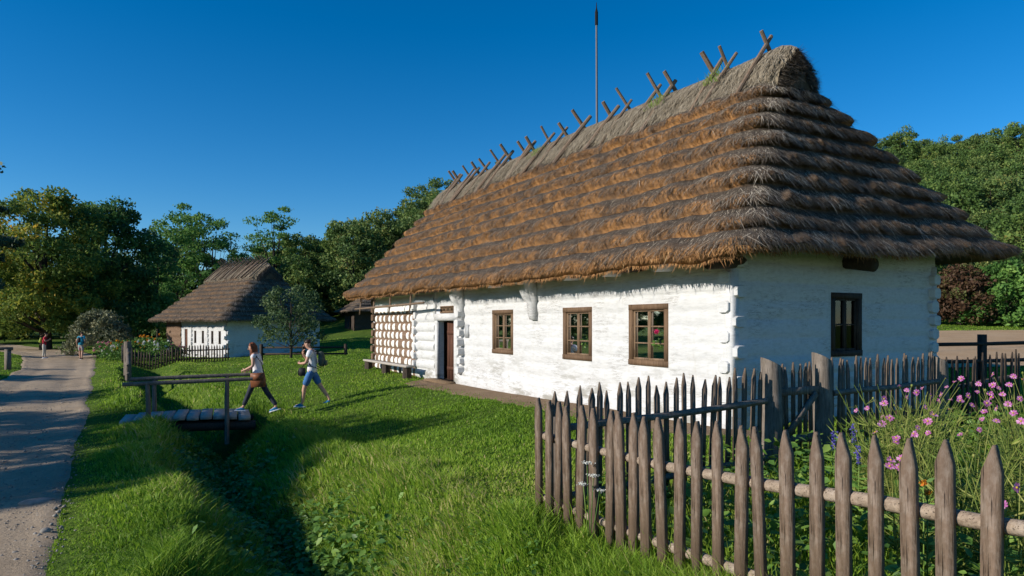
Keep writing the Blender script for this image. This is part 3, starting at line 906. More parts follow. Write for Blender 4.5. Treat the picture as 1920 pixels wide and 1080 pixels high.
# little notice plate beside the door
pl = MB(); pl.box((-.045, 9.42, 1.52), (.015, .24, .36)); po = pl.build('notice_plate', plain('plate grey', (.42, .43, .44), .5, .05), None)
po.parent = None
mw = Matrix.Translation((CX, CY, 0)) @ Matrix.Rotation(ANG, 4, 'Z'); po.matrix_world = mw
tag(po, 'small grey notice plate on the white wall right of the door', 'sign')
def at_house(o, T, L, z, rz=0):
    x, y = to_world(T, L); o.location = (x, y, z); o.rotation_euler = (0, 0, ANG + rz); return o
# bench by the door
bn = at_house(empty('bench', label='rough plank bench on stump legs below the spotted log wall', cat='bench'), -.55, 14.3, gz(*to_world(-.55, 14.3)))
mb = MB(); mb.box((0, .3, .36), (.30, 4.4, .06), bev=.02); mb.build('seat', M['plank'], bn)
for yy in (-1.6, .4, 2.3):
    mb = MB(); mb.tube([(0, yy, -.15), (0, yy, .33)], [.16, .14], 9, wob=.1); smooth_by_angle(mb.build('leg', M['dark_wood'], bn))
# geraniums inside the windows
M['terracotta'] = plain('terracotta', (.36, .13, .06), .8)
M['petal_red'] = leafmat('geranium petals', [(0, (.5, .02, .12)), (1, (.8, .06, .25))])
def geranium(T, L, z, s, label):
    o = at_house(empty('potted_geranium', label=label, cat='potted plant', group='geraniums behind the cottage windows'), T, L, z)
    mb = MB(); mb.tube([(0, 0, 0), (0, 0, .15 * s), (0, 0, .16 * s), (0, 0, .19 * s)], [.065 * s, .09 * s, .1 * s, .1 * s], 12); smooth_by_angle(mb.build('pot', M['terracotta'], o))
    mb = MB()
    for k in range(110):
        c = Vector((random.gauss(0, .09), random.gauss(0, .11), .30 + random.uniform(-.1, .2))) * s
        a = Vector((random.gauss(0, 1), random.gauss(0, 1), random.gauss(0, 1))).normalized() * .04 * s; b = a.orthogonal().normalized() * .035 * s
        mb.add([c - a, c - b, c + a, c + b], [[0, 1, 2, 3]])
    for k in range(6):
        mb.tube([(0, 0, .15 * s), (random.gauss(0, .06) * s, random.gauss(0, .08) * s, .4 * s)], .006, 4, r=.2)
    mb.build('foliage', M['weed'], o)
    for k in range(3):
        mb = MB(); cc = Vector((random.gauss(-.03, .04), random.gauss(0, .1), .45 + .05 * k)) * s
        for q in range(26):
            c = cc + Vector((random.gauss(0, .02), random.gauss(0, .025), random.gauss(0, .02))) * s
            a = Vector((random.gauss(0, 1), random.gauss(0, 1), random.gauss(0, 1))).normalized() * .02 * s; b = a.orthogonal().normalized() * .02 * s
            mb.add([c - a, c - b, c + a, c + b], [[0, 1, 2, 3]])
        mb.build('blossom', M['petal_red'], o)
for L, z, s, lb in ((1.78, 1.08, 1.0, 'red flowering geranium in a clay pot behind the window nearest the corner'), (3.95, 1.08, .75, 'red geranium in a clay pot behind the middle front window')):
    geranium(.16, L, z, s, lb)
mb = MB(); mb.box((.2, 1.95, 1.05), (.26, 1.0, .04)); mb.box((.2, 4.17, 1.05), (.26, 1.0, .04)); mb.build('window_board', M['sash'], cot)
# lightning mast behind the house
mt = empty('lightning_mast', (3.0, 24.0, gz(3, 24)), 0, 'tall thin metal mast rising behind the cottage ridge', 'mast')
M['metal'] = plain('dull metal', (.16, .16, .17), .5, .1)
mb = MB(); mb.tube([(0, 0, 0), (0, 0, 6), (-.03, 0, 12.2)], [.06, .045, .035], 8); smooth_by_angle(mb.build('pole', M['metal'], mt))
mb = MB(); mb.tube([(-.03, 0, 12.15), (-.03, 0, 12.6), (-.03, 0, 12.75), (-.03, 0, 12.95)], [.055, .055, .02, .008], 8); smooth_by_angle(mb.build('tip', M['black'], mt))

# ------------------------------------------------------------------ the small cottage and the barn behind
c2 = empty('cottage', (-17.4, 41.6, -.42), math.atan2(.75, .66), 'small whitewashed cottage with grey thatch behind the picket garden fence', 'cottage')
hw = [(.7, .98, .85, 1.65), (1.7, 1.98, .85, 1.65), (3.0, 3.28, .85, 1.65), (4.1, 4.38, .85, 1.65), (5.4, 5.85, .05, 1.75)]
wall_part('front_wall', 'front', 0, 6.3, -.2, 2.45, 6.5, 9, hw, M['white'], c2, .14, .28, .03, .015, seed=11)
wall_part('log_wall', 'front', 6.3, 8.6, -.2, 2.45, 6.5, 9, [], M['log'], c2, .14, .30, .09, .02, seed=12)
wall_part('gable_wall', 'gable', 0, 6.5, -.2, 2.45, 6.5, 9, [], M['white'], c2, .14, .28, .035, .015, seed=13)
wall_part('back_wall', 'back', 0, 8.6, -.2, 2.45, 6.5, 8.6, [], M['log'], c2, .4, .28, .03, .01, seed=14)
wall_part('end_wall', 'far', 0, 6.5, -.2, 2.45, 6.5, 8.6, [], M['log'], c2, .4, .28, .03, .01, seed=15)
for h in hw[:4]:
    window(c2, 'front', *h, M['frame_dark'], M['frame_dark'], rows=2, cols=1, fw=.05)
mb = MB(); mb.box((.06, 5.62, .9), (.05, .44, 1.7)); mb.build('door', M['door'], c2)
mb = MB(); mb.box((3.2, 4.3, .0), (6.2, 8.3, .1)); mb.build('floor', M['dark_wood'], c2)
log_ends(c2, 'front', .12, 0, 2.3, M['white'], .28, .16, .24, 2, 0); log_ends(c2, 'gable', .12, 0, 2.3, M['white'], .28, .16, .24, 2, 1)
log_ends(c2, 'front', 4.75, .1, 2.2, M['white'], .28, .1, .2, 1, 0); log_ends(c2, 'front', 2.45, .1, 2.2, M['white'], .28, .1, .2, 1, 0)
R2, U2 = roof_build(c2, (-.8, 9.7, -.9, 7.4), 2.25, 5.95, 5.2, (.9, 7.6), 3.25, 10, .32, .10, (120, 60, 40, 30), 1.5, False, 1.2, orange=.3)
ridge_poles(R2, list(np.linspace(1.2, 7.3, 16)), 3.25, 5.95, U2, .045, .7, 1.5, .2)

barn = empty('barn', (-15.2, 66, gz(-15, 66) - .2), R(24), 'dark log barn with a low thatched roof, far behind the lawn', 'barn')
wall_part('log_wall', 'front', 0, 5, -.3, 2.3, 8, 5, [(1.6, 2.6, -.1, 1.7)], M['dark_wood'], barn, .2, .3, .07, .02, seed=21)
wall_part('gable_wall', 'gable', 0, 8, -.3, 2.3, 8, 5, [], M['dark_wood'], barn, .2, .3, .07, .02, seed=22)
wall_part('back_wall', 'back', 0, 5, -.3, 2.3, 8, 5, [], M['dark_wood'], barn, .4, .3, .07, .02, seed=23)
wall_part('end_wall', 'far', 0, 8, -.3, 2.3, 8, 5, [], M['dark_wood'], barn, .4, .3, .07, .02, seed=24)
roof_build(barn, (-1, 6, -1, 9), 2.0, 5.2, 4.4, (1.2, 3.8), 4.0, 8, .14, .10, (60, 60, 30, 30), 1.0, False, .5, orange=.1)

# ------------------------------------------------------------------ fences
def pale(mb_parent, x, y, z0, hgt, wd, th, ang, lean, m, name='picket'):
    mb = MB(); h = hgt; w2 = wd / 2; t2 = th / 2; tip = .125 * random.uniform(.85, 1.15)
    w1 = w2 * random.uniform(.93, 1.04)
    sk = random.uniform(-.25, .25) * w2
    pr = [(-w2, 0), (w2, 0), (w2 * 1.02, h * .5), (w1, h - tip), (w1 * .16 + sk, h - tip * .12), (sk, h), (-w1 * .16 + sk, h - tip * .12), (-w1, h - tip), (-w2 * .97, h * .5)]
    n = len(pr); c = .012
    vs = [(a, -t2, b) for a, b in pr] + [(a, t2, b) for a, b in pr]
    fs = [list(range(n)), list(range(2 * n - 1, n - 1, -1))] + [[i, n + i, n + (i + 1) % n, (i + 1) % n] for i in range(n)]
    mb.add(vs, fs)
    o = mb.build(name, m, mb_parent)
    o.location = (x, y, z0); o.rotation_euler = (random.gauss(0, .012), lean, ang + random.gauss(0, .05))
    return o

def along(a, b, t):
    return a[0] + (b[0] - a[0]) * t, a[1] + (b[1] - a[1]) * t
# near fence: parallel to the long wall, picket places read off the photograph
nf_a, nf_b = (.25, 6.30), (2.62, 2.08)
nf = empty('picket_fence', (.25, 6.3, gz(.25, 6.3)), 0, 'near picket fence of brown pointed boards running towards the viewer at bottom right', 'fence')
tops = [(1011, 745.6), (1030.6, 749.5), (1047, 753), (1066, 760), (1087, 760), (1114, 764), (1143, 769), (1166, 771), (1188, 774), (1213, 780.6), (1245, 782.5), (1274, 783.7), (1306, 789), (1347, 790), (1388, 796), (1430, 801), (1479, 806), (1533, 810), (1583.6, 812), (1644, 815.6), (1711, 821), (1775, 823), (1857, 831), (1945, 838), (2050, 846)]
nang = math.atan2(nf_b[1] - nf_a[1], nf_b[0] - nf_a[0])
O = Vector(nf.location)
rail_pts = []
for k, (px, py) in enumerate(tops):
    a = (px - 960) / 1280
    dx, dy = nf_b[0] - nf_a[0], nf_b[1] - nf_a[1]
    t = (a * nf_a[1] - nf_a[0]) / (dx - a * dy)
    x, y = along(nf_a, nf_b, t)
    zt = CAM_Z - (py - 605) / 1280 * y
    g = zt - 1.17 + random.uniform(-.02, .02)
    rail_pts.append((x, y, zt))
    pale(nf, x - O.x, y - O.y, g - O.z, zt - g, 
         (.088 - .020 * k / 24) * random.uniform(.86, 1.12), .038, nang, random.gauss(0, .018), M['picket'])
nrm = Vector((-(nf_b[1] - nf_a[1]), nf_b[0] - nf_a[0], 0)).normalized()   # towards the garden
for dz, rr in ((-.36, .036), (-.93, .034)):
    mb = MB(); pts = []
    for k in (0, 5, 10, 15, 19, 22, 24):
        x, y, zt = rail_pts[k]
        pts.append((x - O.x + nrm.x * .045, y - O.y + nrm.y * .045, zt - O.z + dz + random.uniform(-.012, .012)))
    mb.tube(pts, [rr * random.uniform(.9, 1.1) for _ in pts], 10, wob=.12); smooth_by_angle(mb.build('rail', M['rail'], nf))
mb = MB(); x, y, zt = rail_pts[0]; mb.tube([(.10 + nrm.x * .06, -.05 + nrm.y * .06, -.3), (.10 + nrm.x * .06, -.05 + nrm.y * .06, .95)], .05, 8, wob=.1); mb.build('post', M['post'], nf)

def fence(name, label, a, b, n, hgt, z_of, m, wd=.062, th=.02, group=None, rails=(.72, .22), rail_m=None, side=1, rail_r=.035, skip=0, hj=.05):
    o = empty(name, (a[0], a[1], z_of(0)), 0, label, 'fence', group)
    ang = math.atan2(b[1] - a[1], b[0] - a[0])
    for k in range(n):
        t = (k + .5) / n
        x, y = along(a, b, t)
        pale(o, x - a[0], y - a[1], z_of(t) - z_of(0) + .02, hgt * random.uniform(1 - hj, 1 + hj), wd * random.uniform(.85, 1.15), th, ang, random.gauss(0, .02), m)
    nx, ny = -math.sin(ang) * side, math.cos(ang) * side
    for rz in rails:
        mb = MB(); pts = []
        for t in np.linspace(0, 1, 5):
            x, y = along(a, b, t)
            pts.append((x - a[0] + nx * .05, y - a[1] + ny * .05, z_of(t) - z_of(0) + hgt * rz + random.uniform(-.01, .01)))
        mb.tube(pts, rail_r, 8, wob=.12); smooth_by_angle(mb.build('rail', rail_m or M['post'], o))
    return o
ec = (.25, 6.30)
def fpt(t): return (ec[0] + E2[0] * t, ec[1] + E2[1] * t)
z1 = lambda t: -.04 + .10 * t
fence('picket_fence', 'middle picket fence between the near fence corner and the gate post, before the white wall', fpt(.12), fpt(2.98), 23, 1.14, z1, M['picket_back'], side=-1, rails=(.70, .14), rail_m=M['post'])
z2 = lambda t: .10 + .05 * t
fence('picket_fence', 'picket fence right of the gate, before the shaded blue gable wall', fpt(4.16), fpt(6.4), 20, 1.16, z2, M['picket_back'], side=-1, rails=(.68, .12), rail_m=M['post'], wd=.055)
def gatepost(t, label, h=1.22, r=.115):
    x, y = fpt(t); o_ = MB()
    o_.tube([(0, 0, -.3), (.01, 0, h * .5), (0, .01, h)], [r * 1.08, r, r * .95], 12, wob=.08)
    # slanted cut top
    vs = o_.v
    for i in range(24, 36):
        vs[i] = (vs[i][0], vs[i][1], vs[i][2] - vs[i][0] * .5)
    o = smooth_by_angle(o_.build('gate_post', M['post'])); o.location = (x, y, .08)
    tag(o, label, 'post', 'thick log posts of the garden fence'); return o
gatepost(3.12, 'thick grey log post left of the garden gate')
gatepost(4.02, 'thick grey log post right of the garden gate', 1.26)
gatepost(6.52, 'thick grey log post where the garden fence meets the gable corner', 1.16, .12)
g0, g1 = fpt(3.27), fpt(3.88)
gate = empty('garden_gate', (g0[0], g0[1], .09), ANG, 'small picket gate with a diagonal brace between two log posts', 'gate')
for k in range(6):
    pale(gate, .04 + k * .108, .02, .05, 1.12 + random.uniform(-.03, .03), .056, .02, 0, random.gauss(0, .01), M['picket_back'])
for zz in (.86, .30):
    mb = MB(); mb.box((.3, -.03, zz), (.66, .035, .09)); mb.build('crossbar', M['post'], gate)
mb = MB(); mb.box((.3, -.055, .58), (.72, .03, .075), Matrix.Rotation(-R(42), 3, 'Y')); mb.build('brace', M['post'], gate)

# fences beyond, at the right
p6 = fpt(6.65)
fe = (p6[0] + 2.6, p6[1] + 3.6)
zf = lambda t: .12 + .35 * t
fence('picket_fence', 'dark short picket fence running away at the right edge behind the pink flowers', p6, (p6[0] + 1.9, p6[1] + 1.1), 16, 1.05, lambda t: .16 + .1 * t, M['dark_wood'], wd=.05, rails=(.62, .2))
rf = empty('rail_fence', (9.6, 16.2, gz(9.6, 16.2)), 0, 'dark wooden rail fence with square posts beside the ploughed field', 'fence')
for k, (x, y) in enumerate(((0, 0), (1.9, .5), (5, 1.0), (8, 1.6))):
    mb = MB(); mb.box((x, y, .6), (.16, .16, 1.5), bev=.02); mb.build('post', M['dark_wood'], rf)
for zz in (1.12, .7):
    mb = MB(); mb.tube([(-2.0, -.4, zz - .02), (1.9, .45, zz), (5, 1.0, zz + .06), (9, 1.7, zz + .15)], .045, 8, wob=.1); mb.build('rail', M['dark_wood'], rf)
# garden fence of the small cottage, its hedge side post
zl = lambda t: gz(-21.8 + 5.3 * t, 38.2 + 1.2 * t) + .02
fence('picket_fence', 'low dark picket fence around the small cottage flower garden', (-21.8, 38.2), (-16.3, 39.4), 38, .95, zl, M['dark_wood'], wd=.07, rails=(.7, .2), rail_m=M['dark_wood'])
zs = lambda t: gz(-23.6 + 1.8 * t, 44 - 5.6 * t)
fence('picket_fence', 'grey board fence beside the road under the flowering garden', (-26.0, 46), (-21.9, 38.3), 26, 1.0, lambda t: gz(*along((-26.0, 46), (-21.9, 38.3), t)), M['post'], wd=.14, rails=(.7, .2))
r2 = empty('rail_fence', (-13.4, 36.5, gz(-13.4, 36.5)), 0, 'low dark rail fence in front of the small cottage gable, behind the apple tree', 'fence')
for x in (0, 2.2, 4.4):
    mb = MB(); mb.box((x, .1 * x, .38), (.14, .14, 1.05)); mb.build('post', M['dark_wood'], r2)
for zz in (.72, .38):
    mb = MB(); mb.tube([(-.1, 0, zz), (2.2, .2, zz), (4.5, .45, zz)], .05, 7); mb.build('rail', M['dark_wood'], r2)
r3 = empty('rail_fence', (-25.05, 33.5, gz(-25.05, 33.5)), 0, 'grey post and rail fence at the left edge beside the road', 'fence')
for x in (-2.2, -.7, .35):
    mb = MB(); mb.box((x, -.15 * x, .35), (.2, .2, 1.35)); mb.build('post', M['post'], r3)
mb = MB(); mb.box((-1.0, .15, 1.05), (3.2, .14, .16), Matrix.Rotation(-.15, 3, 'Z')); mb.build('rail', M['post'], r3)

# ------------------------------------------------------------------ footbridges
def bridge(loc, rz, length, width, nplank, label):
    b = empty('footbridge', loc, rz, label, 'bridge')
    hl = length / 2
    for k in range(nplank):
        x = -hl + (k + .5) * length / nplank
        arch = .07 * (1 - (x / hl) ** 2)
        mb = MB(); pw = length / nplank - random.uniform(.012, .035)
        mb.box((x, random.uniform(-.03, .03), arch + random.uniform(-.012, .012)), (pw, width * random.uniform(.98, 1.04), .09), Matrix.Rotation(random.gauss(0, .02), 3, 'Z') @ Matrix.Rotation(random.gauss(0, .02), 3, 'Y'), bev=.0)
        mb.build('plank', M['plank'], b)
    for y in (-width / 2 + .12, width / 2 - .12):
        mb = MB(); mb.tube([(-hl - .1, y, -.17), (0, y, -.13), (hl + .1, y, -.17)], .11, 9, wob=.1); smooth_by_angle(mb.build('beam', M['dark_wood'], b))
    for y in (-width / 2 - .06, width / 2 + .06):
        for x in (-hl * .56, hl * .62):
            mb = MB(); mb.tube([(x, y, -.55), (x, y, .4), (x + random.uniform(-.02, .02), y, .9)], [.055, .05, .045], 8, wob=.08); smooth_by_angle(mb.build('post', M['post'], b))
        mb = MB(); mb.tube([(-hl * .56 - .5, y, .88), (0, y, .90), (hl * .62 + .55, y, .92)], [.045, .045, .04], 8, wob=.1); smooth_by_angle(mb.build('rail', M['post'], b))
    return b
BR = (-7.45, 16.0)
bridge((BR[0] - .12, BR[1] - .05, -.47), R(23), 2.7, 1.35, 10, 'grey plank footbridge with pole handrails that the woman is stepping onto')
rl = empty('ditch_railing', (-16.9, 30.0, -.5), 0, 'short dark log railing with a thick post farther along the ditch, beside the road', 'railing')
for x, y, h, r_ in ((0, 0, 1.42, .15), (.55, -.9, 1.0, .09), (1.35, -2.4, .62, .09)):
    mb = MB(); mb.tube([(x, y, -.4), (x + .02, y, h)], [r_ * 1.05, r_], 9, wob=.1); smooth_by_angle(mb.build('post', M['post'], rl))
for z_, dz in ((1.15, -.62), (.62, -.45)):
    mb = MB(); mb.tube([(-.1, .2, z_), (.55, -.95, z_ + dz * .45), (1.5, -2.6, z_ + dz)], .06, 7, wob=.1); smooth_by_angle(mb.build('rail', M['post'], rl))

# ------------------------------------------------------------------ trees
def bez(a, b, c, n=5):
    return [a * (1 - t) ** 2 + b * 2 * t * (1 - t) + c * t * t for t in [k / (n - 1) for k in range(n)]]
def leaf_quads(C, size, N=None, asp=.55, flat=0.0):
    n = len(C)
    a = rng.normal(0, 1, (n, 3)); 
    if flat: a[:, 2] *= (1 - flat)
    a /= np.linalg.norm(a, axis=1)[:, None]
    b = np.cross(a, rng.normal(0, 1, (n, 3)) if not flat else np.stack([rng.normal(0, .4, n), rng.normal(0, .4, n), np.ones(n)], -1)); b /= np.linalg.norm(b, axis=1)[:, None]
    s = (size * rng.uniform(.45, 1.45, n))[:, None]
    V = np.stack([C - a * s, C + b * s * asp, C + a * s, C - b * s * asp], 1).reshape(-1, 3)
    F = np.arange(n * 4).reshape(-1, 4)
    return V, F
def tree_data(kind, seed, H, rad, nclump, per, leaf, crown_lo, trunk_r, clump_r=1.0, shape='round', limb=10, flatten=.7):
    rs = np.random.default_rng(seed); 
    tops = []
    for k in range(nclump):
        f = (k + .5) / nclump
        z = crown_lo + (H - crown_lo) * (1 - (1 - f) ** .9)
        q = (z - crown_lo) / (H - crown_lo)
        if shape == 'round': rr = rad * math.sqrt(max(.02, 1 - (2 * q - .85) ** 2 / 1.35)) 
        elif shape == 'cone': rr = rad * (1 - q) ** .8 + .2
        elif shape == 'shrub': rr = rad * math.sqrt(max(.02, 1 - q ** 2))
        else: rr = rad * (.55 + .45 * math.sin(q * 2.6 + .4))
        an = k * 2.399 + rs.uniform(-.5, .5)
        d = rr * math.sqrt(rs.uniform(.18, 1.0))
        tops.append(np.array([math.cos(an) * d, math.sin(an) * d, z + rs.uniform(-.5, .5) * (H / 14)]))
    C = []; RN = []
    for t in tops:
        cr = clump_r * rs.uniform(.65, 1.35); cv = rs.uniform(0, 1)
        n = int(per * rs.uniform(.6, 1.3))
        v = rs.normal(0, 1, (n, 3)); v /= np.linalg.norm(v, axis=1)[:, None]
        r_ = cr * rs.uniform(.35, 1.0, n) ** .6
        lumps = 1 + .35 * np.sin(v[:, 0] * 5 + cv * 9) * np.sin(v[:, 1] * 5 + cv * 7)
        p = t + v * (r_ * lumps)[:, None] * np.array([1, 1, flatten])
        C.append(p); RN.append(np.clip(.5 * cv + .5 * rs.random(n), 0, 1))
    C = np.vstack(C); RN = np.concatenate(RN)
    ok = C[:, 2] > .15; C = C[ok]; RN = RN[ok]
    V, F = leaf_quads(C, leaf)
    tm = MB()
    pts = [Vector((rs.uniform(-.12, .12) * (k > 0) * H / 12, rs.uniform(-.12, .12) * (k > 0) * H / 12, H * .88 * k / 5)) for k in range(6)]
    pts[0].z = -.4
    tm.tube(pts, [trunk_r * 1.35, trunk_r * .95, trunk_r * .8, trunk_r * .6, trunk_r * .35, trunk_r * .12], 9, wob=.12)
    for k in range(min(limb, len(tops))):
        t = Vector(tops[int((k + .5) * len(tops) / limb)])
        z0 = max(crown_lo * .6, t.z * .55 - .4)
        a = Vector((0, 0, z0)); tm.tube(bez(a, Vector((t.x * .45, t.y * .45, z0 + (t.z - z0) * .35)), t), [trunk_r * .42, trunk_r * .34, trunk_r * .25, trunk_r * .15, trunk_r * .05], 6, wob=.1)
    return (V, F, RN), tm
LM = {
    'maple': leafmat('maple leaves', [(0, (0.065, 0.119, 0.030)), (.5, (0.171, 0.246, 0.046)), (.8, (0.395, 0.362, 0.053)), (1, (0.925, 0.511, 0.068))], .4),
    'dark': leafmat('dark leaves', [(0, (0.031, 0.082, 0.034)), (.6, (0.076, 0.170, 0.048)), (1, (0.190, 0.306, 0.068))], .4),
    'locust': leafmat('locust leaves', [(0, (0.046, 0.120, 0.036)), (.6, (0.117, 0.255, 0.060)), (1, (0.285, 0.405, 0.090))], .4),
    'hill': leafmat('hill leaves', [(0, (0.041, 0.078, 0.028)), (.5, (0.098, 0.166, 0.046)), (.85, (0.181, 0.241, 0.064)), (1, (0.309, 0.265, 0.081))], .25),
    'hillb': leafmat('hill leaves pale', [(0, (0.045, 0.090, 0.024)), (.5, (0.112, 0.190, 0.044)), (.85, (0.202, 0.250, 0.060)), (1, (0.314, 0.260, 0.080))], .25),
    'pine': leafmat('pine needles', [(0, (0.013, 0.036, 0.020)), (1, (0.049, 0.096, 0.044))], .1),
    'apple': leafmat('apple leaves', [(0, (0.031, 0.069, 0.028)), (.7, (0.103, 0.161, 0.060)), (1, (0.258, 0.299, 0.138))], .25),
    'willow': leafmat('grey shrub leaves', [(0, (0.067, 0.090, 0.050)), (.6, (0.190, 0.200, 0.110)), (1, (0.426, 0.400, 0.240))], .25),
    'red': leafmat('red shrub leaves', [(0, (.045, .030, .018)), (.55, (.105, .055, .032)), (.8, (.11, .10, .035)), (1, (.10, .15, .04))], .25),
    'green': leafmat('green shrub leaves', [(0, (0.034, 0.090, 0.024)), (.6, (0.101, 0.220, 0.044)), (1, (0.224, 0.360, 0.080))], .3),
}
M['bark'] = plain('bark', (.07, .055, .042), .95, .25, 6, .8, (2, 2, .4), rn=False)
TD = {}
def get_tree(key, mat, **kw):
    (V, F, RN), tm = tree_data(key, **kw)
    crown = np_mesh('crown', V, F, np.full(len(F), 4), LM[mat], None, rnd=RN)
    trunk = smooth_by_angle(tm.build('trunk', M['bark'], None), 60)
    TD[key] = (crown.data, trunk.data)
    bpy.data.objects.remove(crown); bpy.data.objects.remove(trunk)
def tree(key, name, label, cat, x, y, s=1.0, rz=None, group=None, sz=1.0, z=None):
    o = empty(name, (x, y, (gz(x, y) if z is None else z) - .05), random.uniform(0, 6.28) if rz is None else rz, label, cat, group)
    o.scale = (s, s, s * sz)
    for nm, d in zip(('crown', 'trunk'), TD[key]):
        c = bpy.data.objects.new(nm, d); COL.objects.link(c); c.parent = o
    return o
get_tree('maple', 'maple', seed=1, H=14.5, rad=6.0, nclump=80, per=520, leaf=.155, crown_lo=2.0, trunk_r=.42, clump_r=1.5, limb=16, flatten=.62)
get_tree('dark', 'dark', seed=2, H=13.5, rad=5.0, nclump=72, per=500, leaf=.155, crown_lo=1.4, trunk_r=.36, clump_r=1.4, limb=16, flatten=.65)
get_tree('locust', 'locust', seed=3, H=15, rad=3.4, nclump=32, per=240, leaf=.155, crown_lo=3.0, trunk_r=.22, clump_r=1.15, shape='tall', limb=16, flatten=.5)
get_tree('locust_b', 'locust', seed=13, H=15.5, rad=3.0, nclump=26, per=250, leaf=.155, crown_lo=5.0, trunk_r=.22, clump_r=1.2, shape='tall', limb=16, flatten=.45)
for k, (m_, sh) in enumerate((('hill', 'round'), ('hillb', 'round'), ('hill', 'tall'), ('hillb', 'tall'))):
    get_tree('hill%d' % k, m_, seed=20 + k, H=10.5 + k, rad=3.6 + .3 * (k % 2), nclump=44, per=200, leaf=.195, crown_lo=1.0, trunk_r=.2, clump_r=1.15, shape=sh, limb=8, flatten=.7)
get_tree('pine', 'pine', seed=31, H=14, rad=3.4, nclump=46, per=190, leaf=.17, crown_lo=3, trunk_r=.28, clump_r=.95, shape='tall', limb=20, flatten=.4)
get_tree('apple', 'apple', seed=41, H=4.1, rad=1.95, nclump=40, per=170, leaf=.07, crown_lo=1.1, trunk_r=.075, clump_r=.46, limb=16, flatten=.8)
get_tree('shrub_grey', 'willow', seed=51, H=3.3, rad=2.2, nclump=36, per=170, leaf=.10, crown_lo=.4, trunk_r=.06, clump_r=.6, shape='shrub', limb=12)
get_tree('shrub_red', 'red', seed=52, H=4.4, rad=2.2, nclump=40, per=170, leaf=.12, crown_lo=.3, trunk_r=.06, clump_r=.65, shape='shrub', limb=12)
get_tree('shrub_green', 'green', seed=53, H=4.6, rad=2.6, nclump=44, per=190, leaf=.14, crown_lo=.3, trunk_r=.06, clump_r=.7, shape='shrub', limb=12)

def px(x, depth):
    return (x - 960) / 1280 * depth
tree('maple', 'maple_tree', 'large maple with yellowing crown beside the road at left', 'tree', px(85, 60), 60, .94, .4)
tree('dark', 'broadleaf_tree', 'big dark green tree between the yellowing maple and the small cottage', 'tree', px(198, 64), 64, 1.0, 1.2)
tree('pine', 'pine_tree', 'dark pine at the left edge of the picture', 'tree', px(-100, 46), 46, 1.0, 2.0)
tree('dark', 'broadleaf_tree', 'dark tree behind the maple trunk at the far left', 'tree', px(-30, 72), 72, .95, 3.0)
for i, (x_, d_, k_, s_, lb) in enumerate(((325, 76, 'locust', .93, 'slender locust tree just right of the big dark tree'), (362, 80, 'locust_b', .99, 'tall airy locust tree, topmost of those above the small cottage'), (400, 78, 'locust', .92, 'airy locust tree above the ridge of the small cottage'),
                         (515, 88, 'locust_b', 1.0, 'single tall locust with flat top against the sky right of the small cottage'), (296, 70, 'locust_b', .66, 'lower locust tree behind the small cottage at its left end'), (455, 84, 'locust', .72, 'thin low locust right of the small cottage roof'))):
    tree(k_, 'locust_tree', lb, 'tree', px(x_, d_), d_, s_, i * 1.3, 'locust trees behind the small cottage')
tree('apple', 'apple_tree', 'small apple tree with dark round crown on the lawn before the small cottage', 'tree', px(545, 35.5), 35.5, .93, .3)
tree('shrub_grey', 'shrub', 'grey green shrub between the road and the small cottage garden', 'shrub', px(185, 46), 46, .95, 1.0)
tree('shrub_red', 'shrub', 'reddish brown shrub right of the cottage gable at the field edge', 'shrub', px(1800, 50), 50, 1.0, .5, 'shrubs along the field edge')
tree('shrub_green', 'shrub', 'fresh green shrub at the right edge beyond the field', 'shrub', px(1888, 49), 49, 1.0, 1.5, 'shrubs along the field edge')
tree('shrub_red', 'shrub', 'brownish shrub behind the corner of the gable wall', 'shrub', px(1745, 52), 52, .85, 2.5, 'shrubs along the field edge')
tree('shrub_green', 'shrub', 'green shrub just outside the right edge of the field hedge', 'shrub', px(1965, 50), 50, .95, 3.5, 'shrubs along the field edge')
pts_ = []
def scatter(n, alo, ahi, dlo, dhi, mind, group, label, s0=.8, s1=1.2, pr=(.3, .3, .2, .2)):
    k = 0; tries = 0
    while k < n and tries < 6000:
        tries += 1
        d = math.sqrt(random.uniform(dlo ** 2, dhi ** 2)); a = random.uniform(alo, ahi); x = a * d
        if any((x - q[0]) ** 2 + (d - q[1]) ** 2 < mind ** 2 for q in pts_): continue
        pts_.append((x, d)); k += 1
        kk = random.choices(range(4), pr)[0]
        tree('hill%d' % kk, 'broadleaf_tree', label, 'tree', x, d, random.uniform(s0, s1), None, group)
scatter(80, -.43, -.08, 78, 124, 3.8, 'wooded hillside trees behind the cottages', 'green broadleaf tree in the wood on the hillside between the two cottages', .62, .95)
scatter(190, .47, .88, 57, 134, 3.1, 'trees on the hillside at right', 'broadleaf tree in the dense wood covering the hillside on the right', .55, .88, (.35, .4, .1, .15))
scatter(20, -.80, -.44, 84, 112, 5.5, 'dark trees behind the maple', 'dark tree in the row far behind the big maple at left', .85, 1.1, (.5, .1, .3, .1))
tree('hill2', 'broadleaf_tree', 'tree whose top shows just above the thatched ridge', 'tree', px(965, 104), 104, 1.15, 0.7)
